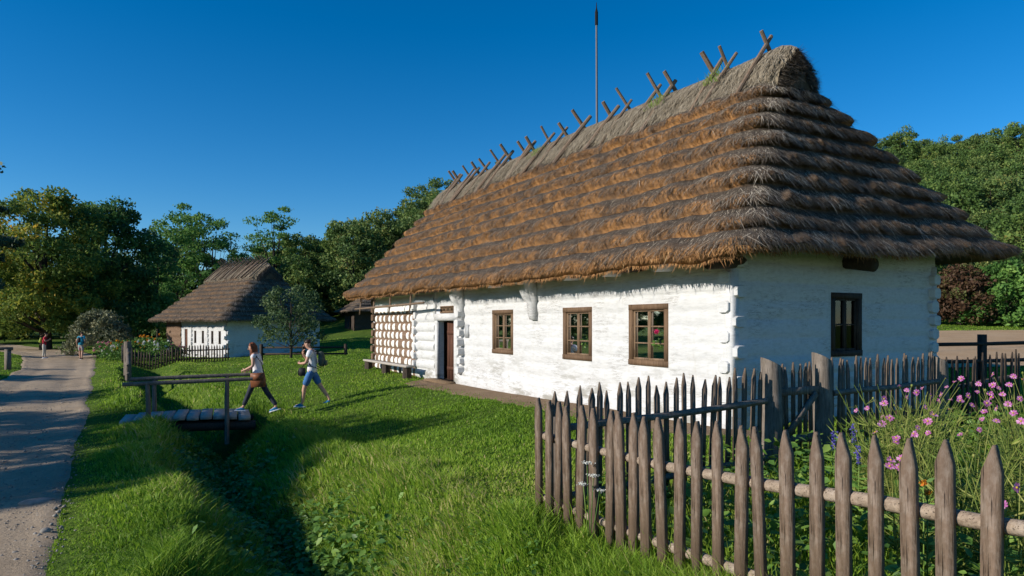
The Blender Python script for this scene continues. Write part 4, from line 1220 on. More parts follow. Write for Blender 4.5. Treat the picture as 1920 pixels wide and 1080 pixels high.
# trees left of the picture whose shadow lies over the road, the footbridge and the lawn
for x_, y_, k_, s_, lb in ((-24.0, 4.4, 'dark', .72, 'roadside tree left of the picture whose shadow points at the cottage'), (-25.2, 9.0, 'maple', .56, 'roadside tree left of the picture shading the footbridge'),
                        (-33.0, 14.3, 'dark', .62, 'roadside tree left of the picture shading the middle of the road'), (-41.0, 20.5, 'maple', .62, 'roadside tree left of the picture shading the road bend')):
    tree(k_, 'broadleaf_tree', lb, 'tree', x_, y_, s_, x_, 'roadside trees left of the picture')
for k in range(14):  # unseen trees added so the front windows mirror dark foliage, not bright sky
    tree('hill%d' % (k % 4), 'broadleaf_tree', 'unseen tree added left of the picture to darken the window reflections', 'tree', -92 - random.uniform(0, 10), 24 + k * 5.0, random.uniform(.95, 1.2), None, 'unseen trees added for dark window reflections')
for k in range(11):  # nearer unseen row, added for the same dark reflections
    tree('hill%d' % (k % 4), 'broadleaf_tree', 'unseen tree added left of the picture to darken the window reflections', 'tree', -72 - random.uniform(0, 8), -14 + k * 5.0, random.uniform(.9, 1.15), None, 'unseen trees added for dark window reflections')

# ------------------------------------------------------------------ people
def skin_obj(name, nodes, edges, mat, parent, sub=1):
    me = bpy.data.meshes.new(name)
    me.from_pydata([n[0] for n in nodes], edges, [])
    o = bpy.data.objects.new(name, me); COL.objects.link(o)
    md = o.modifiers.new('s', 'SKIN'); md.branch_smoothing = .4
    if not me.skin_vertices: 
        bm = bmesh.new(); bm.from_mesh(me); bm.verts.layers.skin.verify(); bm.to_mesh(me); bm.free()
    for i, n in enumerate(nodes):
        r = n[1]; sv_ = me.skin_vertices[0].data[i]
        sv_.radius = (r, r) if isinstance(r, (int, float)) else r
        sv_.use_root = (i == 0)
    ms = o.modifiers.new('u', 'SUBSURF'); ms.levels = sub; ms.render_levels = sub
    dg = bpy.context.evaluated_depsgraph_get()
    m2 = bpy.data.meshes.new_from_object(o.evaluated_get(dg))
    o.modifiers.clear(); o.data = m2; m2.name = name
    m2.materials.clear(); m2.materials.append(mat)
    m2.polygons.foreach_set('use_smooth', np.ones(len(m2.polygons), bool))
    o.parent = parent
    return o
M['skin'] = plain('skin', (.52, .30, .21), .55, .05, 20, rn=False)
M['hair_red'] = plain('auburn hair', (.33, .10, .035), .5, .3, 40, .4, (1, 1, .2), rn=False)
M['hair_dark'] = plain('dark hair', (.05, .03, .02), .5, .3, 40, .4, rn=False)
M['tee'] = plain('white cotton', (.72, .71, .74), .9, .05, 10, .3, rn=False)
M['jeans'] = plain('dark jeans', (.045, .05, .07), .9, .2, 14, .3, rn=False)
M['denim'] = plain('blue denim', (.06, .17, .38), .9, .25, 9, .3, rn=False, c2=(.03, .10, .26))
M['shoe'] = plain('blue shoes', (.01, .20, .42), .6, .1, rn=False)
M['sole'] = plain('white sole', (.7, .72, .74), .7, .05, rn=False)
M['bag'] = plain('brown leather', (.27, .10, .045), .5, .2, 9, .3, rn=False)
M['pack'] = plain('grey green pack', (.10, .115, .09), .8, .2, 9, .2, rn=False)
M['strap'] = plain('black strap', (.02, .02, .025), .7, .1, rn=False)
M['turq'] = plain('turquoise cotton', (.02, .30, .46), .9, .1, rn=False)
M['khaki'] = plain('grey shorts', (.36, .36, .33), .9, .1, rn=False)
M['redtop'] = plain('red cotton', (.55, .03, .06), .9, .1, rn=False)
M['lime'] = plain('lime bag', (.42, .50, .08), .8, .1, rn=False)
M['cream'] = plain('cream cotton', (.62, .58, .50), .9, .1, rn=False)

def hand(nodes, edges, wrist_i, w, dirv, palmn, curl=.5, s=1.0):
    d = Vector(dirv).normalized(); n = Vector(palmn); n = (n - d * n.dot(d)).normalized(); side = d.cross(n)
    w = Vector(w)
    i0 = len(nodes)
    nodes.append((w + d * .045 * s, (.034 * s, .018 * s))); edges.append((wrist_i, i0))
    nodes.append((w + d * .085 * s, (.038 * s, .016 * s))); edges.append((i0, i0 + 1))
    for k, (o_, ln) in enumerate(((-.028, .062), (-.009, .074), (.010, .068), (.028, .052))):
        b = w + d * .095 * s + side * o_ * s
        j = len(nodes)
        nodes.append((b, .0095 * s)); edges.append((i0 + 1, j))
        c = curl * (1 + .12 * k)
        p = b; dd = d.copy()
        for q in range(2):
            dd = (dd * math.cos(c) + n * math.sin(c)).normalized() if q == 0 else (dd * math.cos(c * 1.2) + n * math.sin(c * 1.2) * .9).normalized()
            p = p + dd * ln * .55 * s
            nodes.append((p, (.0088 - .001 * q) * s)); edges.append((len(nodes) - 2, len(nodes) - 1))
    j = len(nodes)
    t0 = w + d * .04 * s - side * .035 * s + n * .008
    nodes.append((t0, .012 * s)); edges.append((i0, j))
    nodes.append((t0 + (d * .6 - side * .6 + n * .3).normalized() * .04 * s, .0105 * s)); edges.append((j, j + 1))
    nodes.append((t0 + (d * .6 - side * .6 + n * .3).normalized() * .04 * s + (d * .9 + n * .4).normalized() * .03 * s, .009 * s)); edges.append((j + 1, j + 2))

def person(loc, rz, label, J, scale, look, hairfn=None):
    """J: dict of joints (forward x, left y, up z) in metres for a 1.75 m figure."""
    o = empty('person', loc, rz, label, 'person')
    o.scale = (scale,) * 3
    V = {k: Vector(v) for k, v in J.items()}
    sl = look.get('slim', 1.0)
    N = []; E = []; ix = {}
    def add(k, p, r, par=None):
        ix[k] = len(N); N.append((Vector(p), r))
        if par is not None: E.append((ix[par], ix[k]))
    add('pelvis', V['pelvis'], (.145 * sl, .105 * sl))
    add('waist', V['pelvis'].lerp(V['chest'], .45), (.125 * sl, .098 * sl), 'pelvis')
    add('chest', V['chest'], (.155 * sl, .115 * sl), 'waist')
    add('neckb', V['chest'].lerp(V['neck'], .75), (.085, .07), 'chest')
    add('neck', V['neck'], .054, 'neckb')
    for s in 'lr':
        add('sh' + s, V['sh' + s], .058 * sl, 'neckb'); add('el' + s, V['el' + s], .043 * sl, 'sh' + s); add('wr' + s, V['wr' + s], .028, 'el' + s)
        hd = V['hand' + s] - V['wr' + s]
        hand(N, E, ix['wr' + s], V['wr' + s], hd, V.get('palm' + s, Vector((0, 1 if s == 'r' else -1, 0))), look.get('curl', .45))
        add('hip' + s, V['hip' + s], .088 * sl, 'pelvis'); add('kn' + s, V['kn' + s], .056 * sl, 'hip' + s)
        add('ca' + s, V['kn' + s].lerp(V['an' + s], .35), .054 * sl, 'kn' + s); add('an' + s, V['an' + s], .037, 'ca' + s)
        ft = V['toe' + s]
        add('fo' + s, V['an' + s].lerp(ft, .5) - Vector((0, 0, .02)), (.040, .032), 'an' + s); add('to' + s, ft, (.036, .022), 'fo' + s)
    hdir = V['head'] - V['neck']
    fw = Vector(look.get('face', (1, 0, -.1))).normalized()
    hu = (hdir - fw * hdir.dot(fw)).normalized()
    hc = V['head']
    add('jaw', hc - hu * .075 + fw * .022, (.058, .062), 'neck')
    add('hmid', hc + fw * .0, (.076, .092), 'jaw')
    add('htop', hc + hu * .075 - fw * .008, (.062, .075), 'hmid')
    body = skin_obj('body', N, E, M['skin'], o)
    lat = hu.cross(fw)
    # face: nose, brow, ears, mouth, eyes, joined into the body mesh
    mb = MB()
    mb.tube([hc + fw * .082 + hu * .015, hc + fw * .105 - hu * .022, hc + fw * .084 - hu * .034], [.010, .015, .012], 6)
    for s in (-1, 1):
        mb.ball(hc + lat * .078 * s - hu * .008 - fw * .01, (.022, .012, .03), 8)
        mb.ball(hc + lat * .032 * s + fw * .079 + hu * .012, .008, 8, 1)
    mb.tube([hc + fw * .076 - hu * .062 + lat * .024, hc + fw * .086 - hu * .06, hc + fw * .076 - hu * .062 - lat * .024], .007, 6, 2)
    f = mb.build('face', [M['skin'], M['strap'], plain('lips', (.42, .16, .13), .5, .05, rn=False)], o, True)
    f.data.update()
    ctx = bmesh.new(); ctx.from_mesh(body.data); nv = len(body.data.materials)
    body.data.materials.append(M['strap']); body.data.materials.append(f.data.materials[2])
    ctx.from_mesh(f.data); ctx.to_mesh(body.data); ctx.free(); bpy.data.objects.remove(f)
    # clothes over the same joints
    def cl(name, keys, edges, mat, extra=.014, ov=None):
        nn = []; jx = {}
        for k, p, r in keys:
            jx[k] = len(nn); nn.append((Vector(p), r))
        return skin_obj(name, nn, [(jx[a], jx[b]) for a, b in edges], mat, o)
    e = .016
    sk = [('chest', V['chest'], (.155 * sl + e, .115 * sl + e)), ('waist', V['pelvis'].lerp(V['chest'], .45), (.13 * sl + e, .105 * sl + e)), ('hem0', V['pelvis'].lerp(V['chest'], .08), (.155 * sl + e, .122 * sl + e)), ('hem', V['pelvis'].lerp(V['chest'], -.18), (.155 * sl + e, .122 * sl + e)), ('nb', V['chest'].lerp(V['neck'], .72), (.088 + e, .072 + e))]
    ed = [('chest', 'waist'), ('waist', 'hem0'), ('hem0', 'hem'), ('chest', 'nb')]
    for s in 'lr':
        sk += [('sh' + s, V['sh' + s], .062 * sl + e), ('sl' + s, V['sh' + s].lerp(V['el' + s], look.get('sleeve', .55)), .056 * sl + e)]
        ed += [('nb', 'sh' + s), ('sh' + s, 'sl' + s)]
    cl('shirt', sk, ed, look['shirt'])
    sk = [('pelvis', V['pelvis'] - Vector((0, 0, .0)), (.148 * sl + e, .112 * sl + e)), ('belt', V['pelvis'].lerp(V['chest'], .30), (.132 * sl + e * .7, .104 * sl + e * .7))]; ed = [('pelvis', 'belt')]
    for s in 'lr':
        sk += [('hip' + s, V['hip' + s], .092 * sl + e)]
        ed += [('pelvis', 'hip' + s)]
        if look['legs'] == 'short':
            sk += [('k' + s, V['hip' + s].lerp(V['kn' + s], .92), .072 * sl + e)]; ed += [('hip' + s, 'k' + s)]
        else:
            sk += [('k' + s, V['kn' + s], .058 * sl + e * .8), ('c' + s, V['kn' + s].lerp(V['an' + s], .4), .055 * sl + e * .8), ('a' + s, V['an' + s] + Vector((0, 0, .02)), .045 + e * .6)]; ed += [('hip' + s, 'k' + s), ('k' + s, 'c' + s), ('c' + s, 'a' + s)]
    cl('shorts' if look['legs'] == 'short' else 'trousers', sk, ed, look['pants'])
    for s in 'lr':
        a = V['an' + s]; t = V['toe' + s]; dv = (t - a); dv.z = min(dv.z, 0)
        fd = Vector((t.x - a.x, t.y - a.y, (t.z - a.z) + .065)).normalized()
        heel = a - fd * .05 + Vector((0, 0, -.055))
        sh = skin_obj('shoe', [(a + Vector((0, 0, -.01)), .048), (a + Vector((0, 0, -.045)) + fd * .03, (.05, .045)), (a + Vector((0, 0, -.06)) - fd * .045, (.042, .036)), (a + Vector((0, 0, -.06)) + fd * .12, (.046, .034)), (a + Vector((0, 0, -.066)) + fd * .19, (.038, .026))], [(0, 1), (1, 2), (1, 3), (3, 4)], look['shoes'], o)
        mb = MB(); up_ = Vector((0, 0, 1)); rot = fd.to_track_quat('X', 'Z').to_matrix()
        mb.box(a + fd * .065 - rot @ Vector((0, 0, .09)), (.29, .09, .025), rot, bev=.03); mb.build('sole', M['sole'], sh)
    # hair
    mb = MB()
    hr = look['hair']
    if hr == 'long':
        for q in range(260):
            th = random.uniform(-1.45, 1.45); el = random.uniform(-.1, 1.45)
            dirv = (-fw * math.cos(th) + lat * math.sin(th)) * math.cos(el) + hu * math.sin(el)
            if Vector(dirv).dot(fw) > .15 and el < .8: continue
            a = hc + hu * .02 + Vector(dirv) * .094
            b = hc + hu * -.02 + (-fw * math.cos(th) * 1.05 + lat * math.sin(th) * 1.05) * .115
            c = b - Vector((0, 0, random.uniform(.12, .22))) + fw * random.uniform(-.02, .04) + lat * random.uniform(-.02, .02)
            mb.tube([a, b, c], [.013, .012, .004], 4, cap=False)
        mb.ball(hc + hu * .042 - fw * .034, (.086, .085, .074), 12, rot=Matrix((fw, lat, hu)).transposed())
    else:
        rotm = Matrix((fw, lat, hu)).transposed()
        n0 = 14
        for i in range(7):
            pass
        mb.ball(hc + hu * .044 - fw * .026, (.088, .083, .070), 14, rot=rotm)
    mb.build('hair', look['hairm'], o, True)
    return o, V

def J_walk(**k):
    J = dict(pelvis=(0, 0, .94), chest=(.03, 0, 1.27), neck=(.07, 0, 1.50), head=(.12, 0, 1.635),
             shl=(.05, .18, 1.42), shr=(.05, -.18, 1.42), ell=(0, .24, 1.14), elr=(-.02, -.24, 1.14), wrl=(.08, .24, .90), wrr=(.1, -.24, .90), handl=(.1, .24, .8), handr=(.12, -.24, .8),
             hipl=(0, .095, .88), hipr=(0, -.095, .88), knl=(.12, .1, .49), knr=(-.1, -.1, .49), anl=(.2, .1, .085), anr=(-.38, -.1, .13), toel=(.38, .1, .03), toer=(-.22, -.1, .03))
    J.update(k); return J
# woman stepping onto the bridge (facing -X of the world: rz = 180 deg; her left side faces the viewer)
wx, wy = -6.12, 16.45
wz = -.37
Jw = J_walk(pelvis=(0, 0, .93), chest=(.04, 0, 1.26), neck=(.09, 0, 1.47), head=(.155, 0, 1.585),
            shl=(.06, .165, 1.40), shr=(.06, -.165, 1.40), ell=(.03, .25, 1.13), wrl=(.25, .20, 1.03), handl=(.33, .17, 1.0), elr=(.06, -.22, 1.14), wrr=(.27, -.16, 1.02), handr=(.35, -.13, .99), palml=Vector((0, -1, -.3)), palmr=Vector((0, 1, -.3)),
            hipl=(.0, .09, .87), hipr=(0, -.09, .87), knl=(.17, .09, .50), knr=(-.16, -.09, .50), anl=(.33, .09, .105), anr=(-.43, -.09, .10), toel=(.52, .09, .04), toer=(-.25, -.09, -.02))
wo_, VW = person((wx, wy, wz), R(180), 'woman with auburn hair, white t-shirt and dark jeans stepping onto the footbridge', Jw, .965,
            dict(shirt=M['tee'], pants=M['jeans'], legs='long', shoes=M['shoe'], hair='long', hairm=M['hair_red'], slim=.98, face=(1, 0, -.45), sleeve=.4))
def local_to(o, p):
    return o.matrix_basis @ Vector(p)
bpy.context.view_layer.update()
bagp = local_to(wo_, (-.10, .29, .80))
bag = empty('shoulder_bag', bagp, R(180), 'brown leather shoulder bag hanging at the walking woman\'s hip', 'bag')
mb = MB(); pr = [(-.19, -.17), (.17, -.18), (.19, 0), (.17, .15), (-.17, .16), (-.21, 0)]
vs = [(a * .8, -.055, b) for a, b in pr] + [(a * .95, .0, b * 1.0) for a, b in pr] + [(a * .8, .055, b) for a, b in pr]
n = 6
fs = [list(range(n)), list(range(3 * n - 1, 2 * n - 1, -1))] + [[r * n + i, (r + 1) * n + i, (r + 1) * n + (i + 1) % n, r * n + (i + 1) % n] for r in (0, 1) for i in range(n)]
mb.add(vs, fs); mb.build('body', M['bag'], bag)
mb = MB(); mb.box((0, .062, .07), (.30, .012, .16)); mb.build('flap', M['bag'], bag)
mb = MB(); mb.tube([(-.15, .0, .14), (-.06, -.06, .40), (.12, -.14, .585), (.2, -.20, .56)], .012, 6); mb.tube([(.15, .0, .14), (.16, -.08, .40), (.17, -.14, .56)], .012, 6); mb.build('strap', M['strap'], bag)
mx, my = -5.2, 17.75
mz = gz(mx, my) - .015
Jm = J_walk(pelvis=(0, 0, .93), chest=(-.02, 0, 1.27), neck=(.05, 0, 1.49), head=(.12, 0, 1.625),
            shl=(.0, .19, 1.42), shr=(.0, -.19, 1.42), ell=(.08, .25, 1.14), wrl=(.27, .13, 1.12), handl=(.34, .06, 1.13), elr=(.16, -.22, 1.16), wrr=(.27, -.10, 1.36), handr=(.245, -.05, 1.46), palml=Vector((-1, 0, 0)), palmr=Vector((-1, 0, 0)),
            hipl=(.02, .095, .87), hipr=(.0, -.095, .87), knl=(.17, .1, .49), knr=(-.19, -.1, .52), anl=(.22, .1, .09), anr=(-.44, -.1, .17), toel=(.40, .1, .03), toer=(-.27, -.1, .07))
mo_, VM = person((mx, my, mz), R(180), 'man with a backpack, white t-shirt and denim shorts walking with a hand at his chin', Jm, 1.0,
            dict(shirt=M['tee'], pants=M['denim'], legs='short', shoes=M['shoe'], hair='short', hairm=M['hair_dark'], slim=1.06, face=(1, 0, -.35)))
bpy.context.view_layer.update()
def backpack(po, mat, label, c=(-.25, 0, 1.19), s=1.0, rz=R(180), cut=None):
    p = local_to(po, c)
    b = empty('backpack', p, rz, label, 'backpack')
    q = skin_obj('body', [((0, 0, -.18 * s), (.13 * s, .095 * s)), ((-.01, 0, 0), (.15 * s, .11 * s)), ((.01, 0, .17 * s), (.12 * s, .09 * s)), ((.03, 0, .25 * s), (.07 * s, .06 * s))], [(0, 1), (1, 2), (2, 3)], mat, b)
    q2 = skin_obj('pocket', [((-.10 * s, 0, -.14 * s), (.10 * s, .05 * s)), ((-.115 * s, 0, .02), (.09 * s, .045 * s))], [(0, 1)], mat, b)
    mb = MB()
    for sg in (-1, 1):
        mb.tube([(.06, sg * .10, .22 * s), (.22, sg * .12, .27 * s), (.36, sg * .12, .15 * s), (.34, sg * .14, -.02), (.22, sg * .17, -.14 * s), (.04, sg * .13, -.2 * s)], .018, 6, flat=.6)
    mb.build('strap', M['strap'], b)
    return b
backpack(mo_, M['pack'], 'grey green backpack on the back of the man in denim shorts')
cb = MB(); cb.box((0, 0, 0), (.16, .12, .20), bev=.03); cb.box((.085, 0, -.02), (.02, .09, .12)); cbo = cb.build('camera_bag', M['strap']); cbo.location = local_to(mo_, (.24, .05, .90)); cbo.rotation_euler = (0, 0, R(180))
tag(cbo, 'black camera bag hanging in front of the walking man', 'bag')
st = MB(); st.tube([(-.0, .05, .1), (-.18, -.02, .45), (-.22, -.1, .58)], .01, 5); st.build('strap', M['strap'], cbo)
# two people up the road
hx, hy = px(150, 46), 44.2; 
Jh = J_walk(ell=(-.02, .27, 1.15), wrl=(.05, .27, .92), handl=(.07, .27, .82), knl=(.06, .1, .49), anl=(.1, .11, .09), toel=(.28, .12, .03), anr=(-.16, -.11, .10), toer=(.02, -.12, .03), knr=(-.02, -.1, .49))
ho_, VH = person((px(152, 44.2), hy, gz(px(152, 44.2), hy) + .03), R(95), 'walker seen from behind in a turquoise shirt and grey shorts on the road', Jh, 1.02,
            dict(shirt=M['turq'], pants=M['khaki'], legs='short', shoes=M['strap'], hair='short', hairm=M['hair_dark'], slim=1.1, face=(1, 0, -.1)))
bpy.context.view_layer.update()
backpack(ho_, M['strap'], 'black backpack on the walker in turquoise', (-.24, 0, 1.2), .85, R(95))
ko = empty
jx, jy = px(73, 45), 45.5
Jk = J_walk(elr=(.12, -.22, 1.16), wrr=(.3, -.1, 1.28), handr=(.36, -.06, 1.34), ell=(.10, .22, 1.16), wrl=(.3, .1, 1.28), handl=(.36, .06, 1.34), knl=(.03, .09, .49), anl=(.02, .1, .085), toel=(.2, .11, .03), knr=(.0, -.09, .49), anr=(-.05, -.1, .085), toer=(.13, -.11, .03))
jo_, VJ = person((jx, jy, gz(jx, jy) + .03), R(20), 'person in a red top and pale trousers standing at the road bend', Jk, .97,
            dict(shirt=M['redtop'], pants=M['cream'], legs='long', shoes=M['sole'], hair='short', hairm=M['hair_dark'], slim=.95, face=(1, 0, 0)))
bpy.context.view_layer.update()
backpack(jo_, M['lime'], 'lime green backpack of the person in red', (-.2, .02, 1.2), .9, R(20))

# ------------------------------------------------------------------ flowers
M['cosmos'] = leafmat('cosmos petals', [(0, (.50, .12, .36)), (.6, (.66, .22, .52)), (1, (.78, .42, .66))], .35)
M['cosmos_eye'] = plain('cosmos eye', (.55, .38, .03), .8, .1, rn=False)
M['feather'] = leafmat('feathery stems', [(0, (.09, .14, .03)), (.6, (.20, .27, .05)), (1, (.38, .38, .11))], .3)
M['blue'] = leafmat('salvia blossoms', [(0, (.06, .05, .32)), (1, (.20, .16, .55))])
M['orange'] = leafmat('orange blossoms', [(0, (.62, .16, .02)), (1, (.8, .42, .03))])
M['whitef'] = leafmat('white blossoms', [(0, (.6, .6, .52)), (1, (.8, .8, .75))])
M['pinkf'] = leafmat('pink blossoms', [(0, (.5, .1, .2)), (1, (.7, .35, .4))])
def blossom_mesh(seed, mat, r=.029, eye=True):
    random.seed(seed); mb = MB()
    for k in range(8):
        a = 2 * PI * k / 8 + random.uniform(-.1, .1); w_ = .36
        l_ = r * random.uniform(.88, 1.1); dz = random.uniform(-.006, .008)
        pt = [(.15 * l_, a - .25), (.7 * l_, a - w_), (l_, a - .16), (l_ * .96, a), (l_, a + .16), (.7 * l_, a + w_), (.15 * l_, a + .25)]
        mb.add([(q * math.cos(t), q * math.sin(t), dz * (q / l_) ** 2 + .004) for q, t in pt], [list(range(7))])
    if eye: mb.ball((0, 0, .006), (r * .26, r * .26, .006), 8, 1)
    o = mb.build('blossom', [mat, M['cosmos_eye']]); d = o.data; bpy.data.objects.remove(o); return d
BL = [blossom_mesh(k, M['cosmos']) for k in range(4)]
def plant_mesh(seed, H, spread, nst, twig=34):
    rs = random.Random(seed); mb = MB(); tips = []
    for k in range(nst):
        an = rs.uniform(0, 6.28); d = spread * math.sqrt(rs.random()); h = H * rs.uniform(.62, 1.05)
        a = Vector((math.cos(an) * d * .25, math.sin(an) * d * .25, -.02)); c = Vector((math.cos(an) * d, math.sin(an) * d, h)); b = Vector((a.x * 1.2, a.y * 1.2, h * .6))
        P_ = bez(a, b, c, 6); mb.tube(P_, [.0055, .005, .0045, .004, .003, .002], 4, cap=False, r=rs.uniform(.3, .9))
        tips.append(c)
        for q in range(twig):
            t = rs.uniform(.15, .85); p = P_[int(t * 5)]
            ln = rs.uniform(.07, .2); dv = Vector((rs.gauss(0, 1), rs.gauss(0, 1), rs.uniform(-.1, 1.0))).normalized() * ln
            sd_ = dv.orthogonal().normalized() * .0028
            mb.add([p - sd_, p + sd_, p + dv * .6 + sd_, p + dv + Vector((0, 0, .01))], [[0, 1, 2, 3]], r=rs.random())
    o = mb.build('foliage', M['feather']); d = o.data; bpy.data.objects.remove(o); return d, tips
PM = [plant_mesh(100 + k, 1.0, .42, 9 + k % 3, 38) for k in range(5)]
random.seed(77)
def at_px(x, y, dep):
    return (x - 960) / 1280 * dep, dep, CAM_Z - (y - 605) / 1280 * dep
blooms = [(1772, 710, 7.2), (1790, 716, 7), (1802, 710, 7.1), (1862, 702, 7.0), (1900, 706, 6.6), (1916, 712, 6.4), (1862, 722, 6.5), (1892, 722, 6.2), (1700, 732, 6.6), (1718, 736, 6.4), (1657, 748, 6.2), (1658, 757, 6.0), (1606, 770, 6.4), (1626, 766, 6.3), (1655, 782, 6.0), (1668, 784, 5.9), (1654, 795, 5.8), (1642, 811, 5.6),
          (1745, 742, 6.3), (1760, 752, 6.1), (1765, 740, 6.5), (1782, 750, 6.0), (1800, 745, 6.2), (1815, 742, 6.1), (1800, 752, 5.8), (1832, 735, 6.0), (1856, 738, 5.8), (1872, 728, 6.1), (1860, 745, 5.6), (1842, 786, 5.2), (1836, 806, 4.9), (1800, 815, 4.9), (1845, 772, 5.4), (1870, 766, 5.4), (1900, 775, 5.1), (1868, 790, 5.1), (1750, 778, 5.6), (1735, 764, 5.9), (1720, 802, 5.2), (1714, 814, 5.0), (1681, 822, 5.2), (1680, 829, 5.1), (1716, 815, 5.2), (1740, 812, 5.3), (1670, 863, 4.6), (1690, 860, 4.6), (1685, 876, 4.5), (1668, 875, 4.6), (1905, 914, 3.6), (1882, 948, 3.5), (1775, 726, 6.9), (1730, 728, 7.1), (1686, 724, 7.3), (1835, 720, 6.8), (1880, 740, 5.9), (1912, 748, 5.6), (1822, 760, 5.6), (1780, 768, 5.5), (1890, 758, 5.5), (1915, 790, 4.9), (1850, 756, 5.5), (1700, 745, 6.7), (1740, 790, 5.4)]
roots = []
for k in range(26):
    t = random.random()
    d_ = random.uniform(4.3, 7.3); a_ = random.uniform(.56, .80)
    if d_ > 6.6: a_ = max(a_, .60)
    roots.append((a_ * d_, d_))
roots += [(a_ * 5.6, 5.6) for a_ in (.53, .56)] + [(.575 * 4.7, 4.7), (.74 * 3.7, 3.7), (.545 * 6.2, 6.2)]
plants = []
clab = ['pink cosmos plant with feathery stems in the dense cosmos bed behind the near fence']
for k, (x, y) in enumerate(roots):
    o = empty('cosmos_plant', (x, y, gz(x, y)), random.uniform(0, 6.28), clab[0], 'flower', 'cosmos in the garden bed')
    s = random.uniform(.85, 1.1); o.scale = (s, s, s)
    c = bpy.data.objects.new('foliage', PM[k % 5][0]); COL.objects.link(c); c.parent = o
    plants.append(o)
bpy.context.view_layer.update()
for (ux_, uy_, dep) in blooms:
    p = Vector(at_px(ux_, uy_, dep))
    o = min(plants, key=lambda q: (q.location.xy - p.xy).length)
    inv = o.matrix_world.inverted()
    c = bpy.data.objects.new('blossom', random.choice(BL)); COL.objects.link(c); c.parent = o
    q = Vector((random.gauss(-.4, .6), random.gauss(-.4, .6), random.uniform(.25, 1.1))).to_track_quat('Z', 'Y')
    c.matrix_basis = inv @ Matrix.LocRotScale(p, q, Vector((1, 1, 1)) * random.uniform(.7, 1.25))
    st = MB(); base = Vector((o.location.x + random.gauss(0, .06), o.location.y + random.gauss(0, .06), .2))
    st.tube([inv @ v for v in bez(base, Vector((base.x * .6 + p.x * .4, base.y * .6 + p.y * .4, p.z * .75)), p, 5)], [.004, .0035, .003, .0028, .0025], 4, cap=False)
    st.build('stem', M['feather'], o)
for k in range(34):
    o = plants[k % len(plants)]; mb = MB()
    c0 = Vector((random.gauss(0, .25), random.gauss(0, .25), random.uniform(.75, 1.12)))
    mb.ball(c0, (.010, .010, .012), 6, r=random.uniform(.6, 1)); mb.tube([c0 * .35 + Vector((0, 0, .1)), c0 * .7 + Vector((0, 0, .12)), c0], [.003, .0025, .002], 4, r=.8)
    mb.build('bud', M['feather'], o)
def salvia(px_, py_, dep, label):
    x, y, zt = at_px(px_, py_, dep); z0 = gz(x, y)
    o = empty('salvia', (x, y, z0), 0, label, 'flower', 'blue salvia by the gate'); h = zt - z0
    mb = MB(); mb.tube([(0, 0, 0), (.01, 0, h)], [.006, .003], 5)
    for k in range(40):
        z = random.uniform(.05, h * .8); a = Vector((random.gauss(0, 1), random.gauss(0, 1), .3)).normalized() * .05; b = a.orthogonal().normalized() * .014; c = Vector((0, 0, z)) + a * .8
        mb.add([c - a, c - b, c + a, c + b], [[0, 1, 2, 3]])
    mb.build('stem', M['weed'], o)
    mb = MB()
    for k in range(70):
        c = Vector((random.gauss(0, .012), random.gauss(0, .012), h - random.uniform(0, .16))); a = Vector((random.gauss(0, 1), random.gauss(0, 1), random.gauss(0, 1))).normalized() * .011; b = a.orthogonal().normalized() * .008
        mb.add([c - a, c - b, c + a, c + b], [[0, 1, 2, 3]])
    mb.build('blossom', M['blue'], o)
salvia(1563, 808, 5.8, 'short violet blue salvia spike right at the gate post'); salvia(1600, 795, 5.8, 'tallest violet blue salvia spike, left of the cosmos'); salvia(1609, 836, 5.5, 'lowest violet blue salvia spike, left of the cosmos')
# marigolds low behind the near fence
def marigold(px_, py_, dep, label):
    x, y, zt = at_px(px_, py_, dep); z0 = gz(x, y); o = empty('marigold', (x, y, z0), 0, label, 'flower', 'marigolds behind the near fence'); h = zt - z0
    mb = MB(); mb.tube([(0, 0, 0), (0, 0, h)], .004, 5)
    for k in range(30):
        a = Vector((random.gauss(0, 1), random.gauss(0, 1), .5)).normalized() * .04; b = a.orthogonal().normalized() * .012; c = Vector((0, 0, random.uniform(.1, h))) + a
        mb.add([c - a, c - b, c + a, c + b], [[0, 1, 2, 3]])
    mb.build('stem', M['weed'], o)
    mb = MB()
    for k in range(40):
        c = Vector((random.gauss(0, .008), random.gauss(0, .008), h + random.gauss(0, .006))); a = Vector((random.gauss(0, 1), random.gauss(0, 1), random.gauss(0, .5))).normalized() * .013; b = a.orthogonal().normalized() * .01
        mb.add([c - a, c - b, c + a, c + b], [[0, 1, 2, 3]])
    mb.build('blossom', M['orange'], o)
marigold(1732, 905, 4.2, 'yellow orange marigold behind the near fence, upper of the pair'); marigold(1739, 923, 4.1, 'orange marigold behind the near fence, lower of the pair')
# yarrow growing through the near fence
ya = empty('yarrow', (.62, 5.45, gz(.62, 5.45)), 0, 'white yarrow stalk growing against the near fence corner boards', 'flower')
mb = MB()
for (tx, tz) in ((-.02, .72), (.03, .62), (-.05, .55), (.08, .5)):
    mb.tube([(0, 0, 0), (tx * .6, 0, tz * .6), (tx, 0, tz)], [.005, .004, .003], 5)
mb.build('stem', M['weed'], ya)
for (tx, tz) in ((-.02, .72), (.03, .62), (-.05, .55), (.08, .5)):
    mb = MB()
    for k in range(60):
        c = Vector((tx + random.gauss(0, .022), random.gauss(0, .022), tz + random.uniform(0, .015))); a = Vector((random.gauss(0, 1), random.gauss(0, 1), .2)).normalized() * .006; b = a.orthogonal().normalized() * .006
        mb.add([c - a, c - b, c + a, c + b], [[0, 1, 2, 3]])
    mb.build('blossom', M['whitef'], ya)
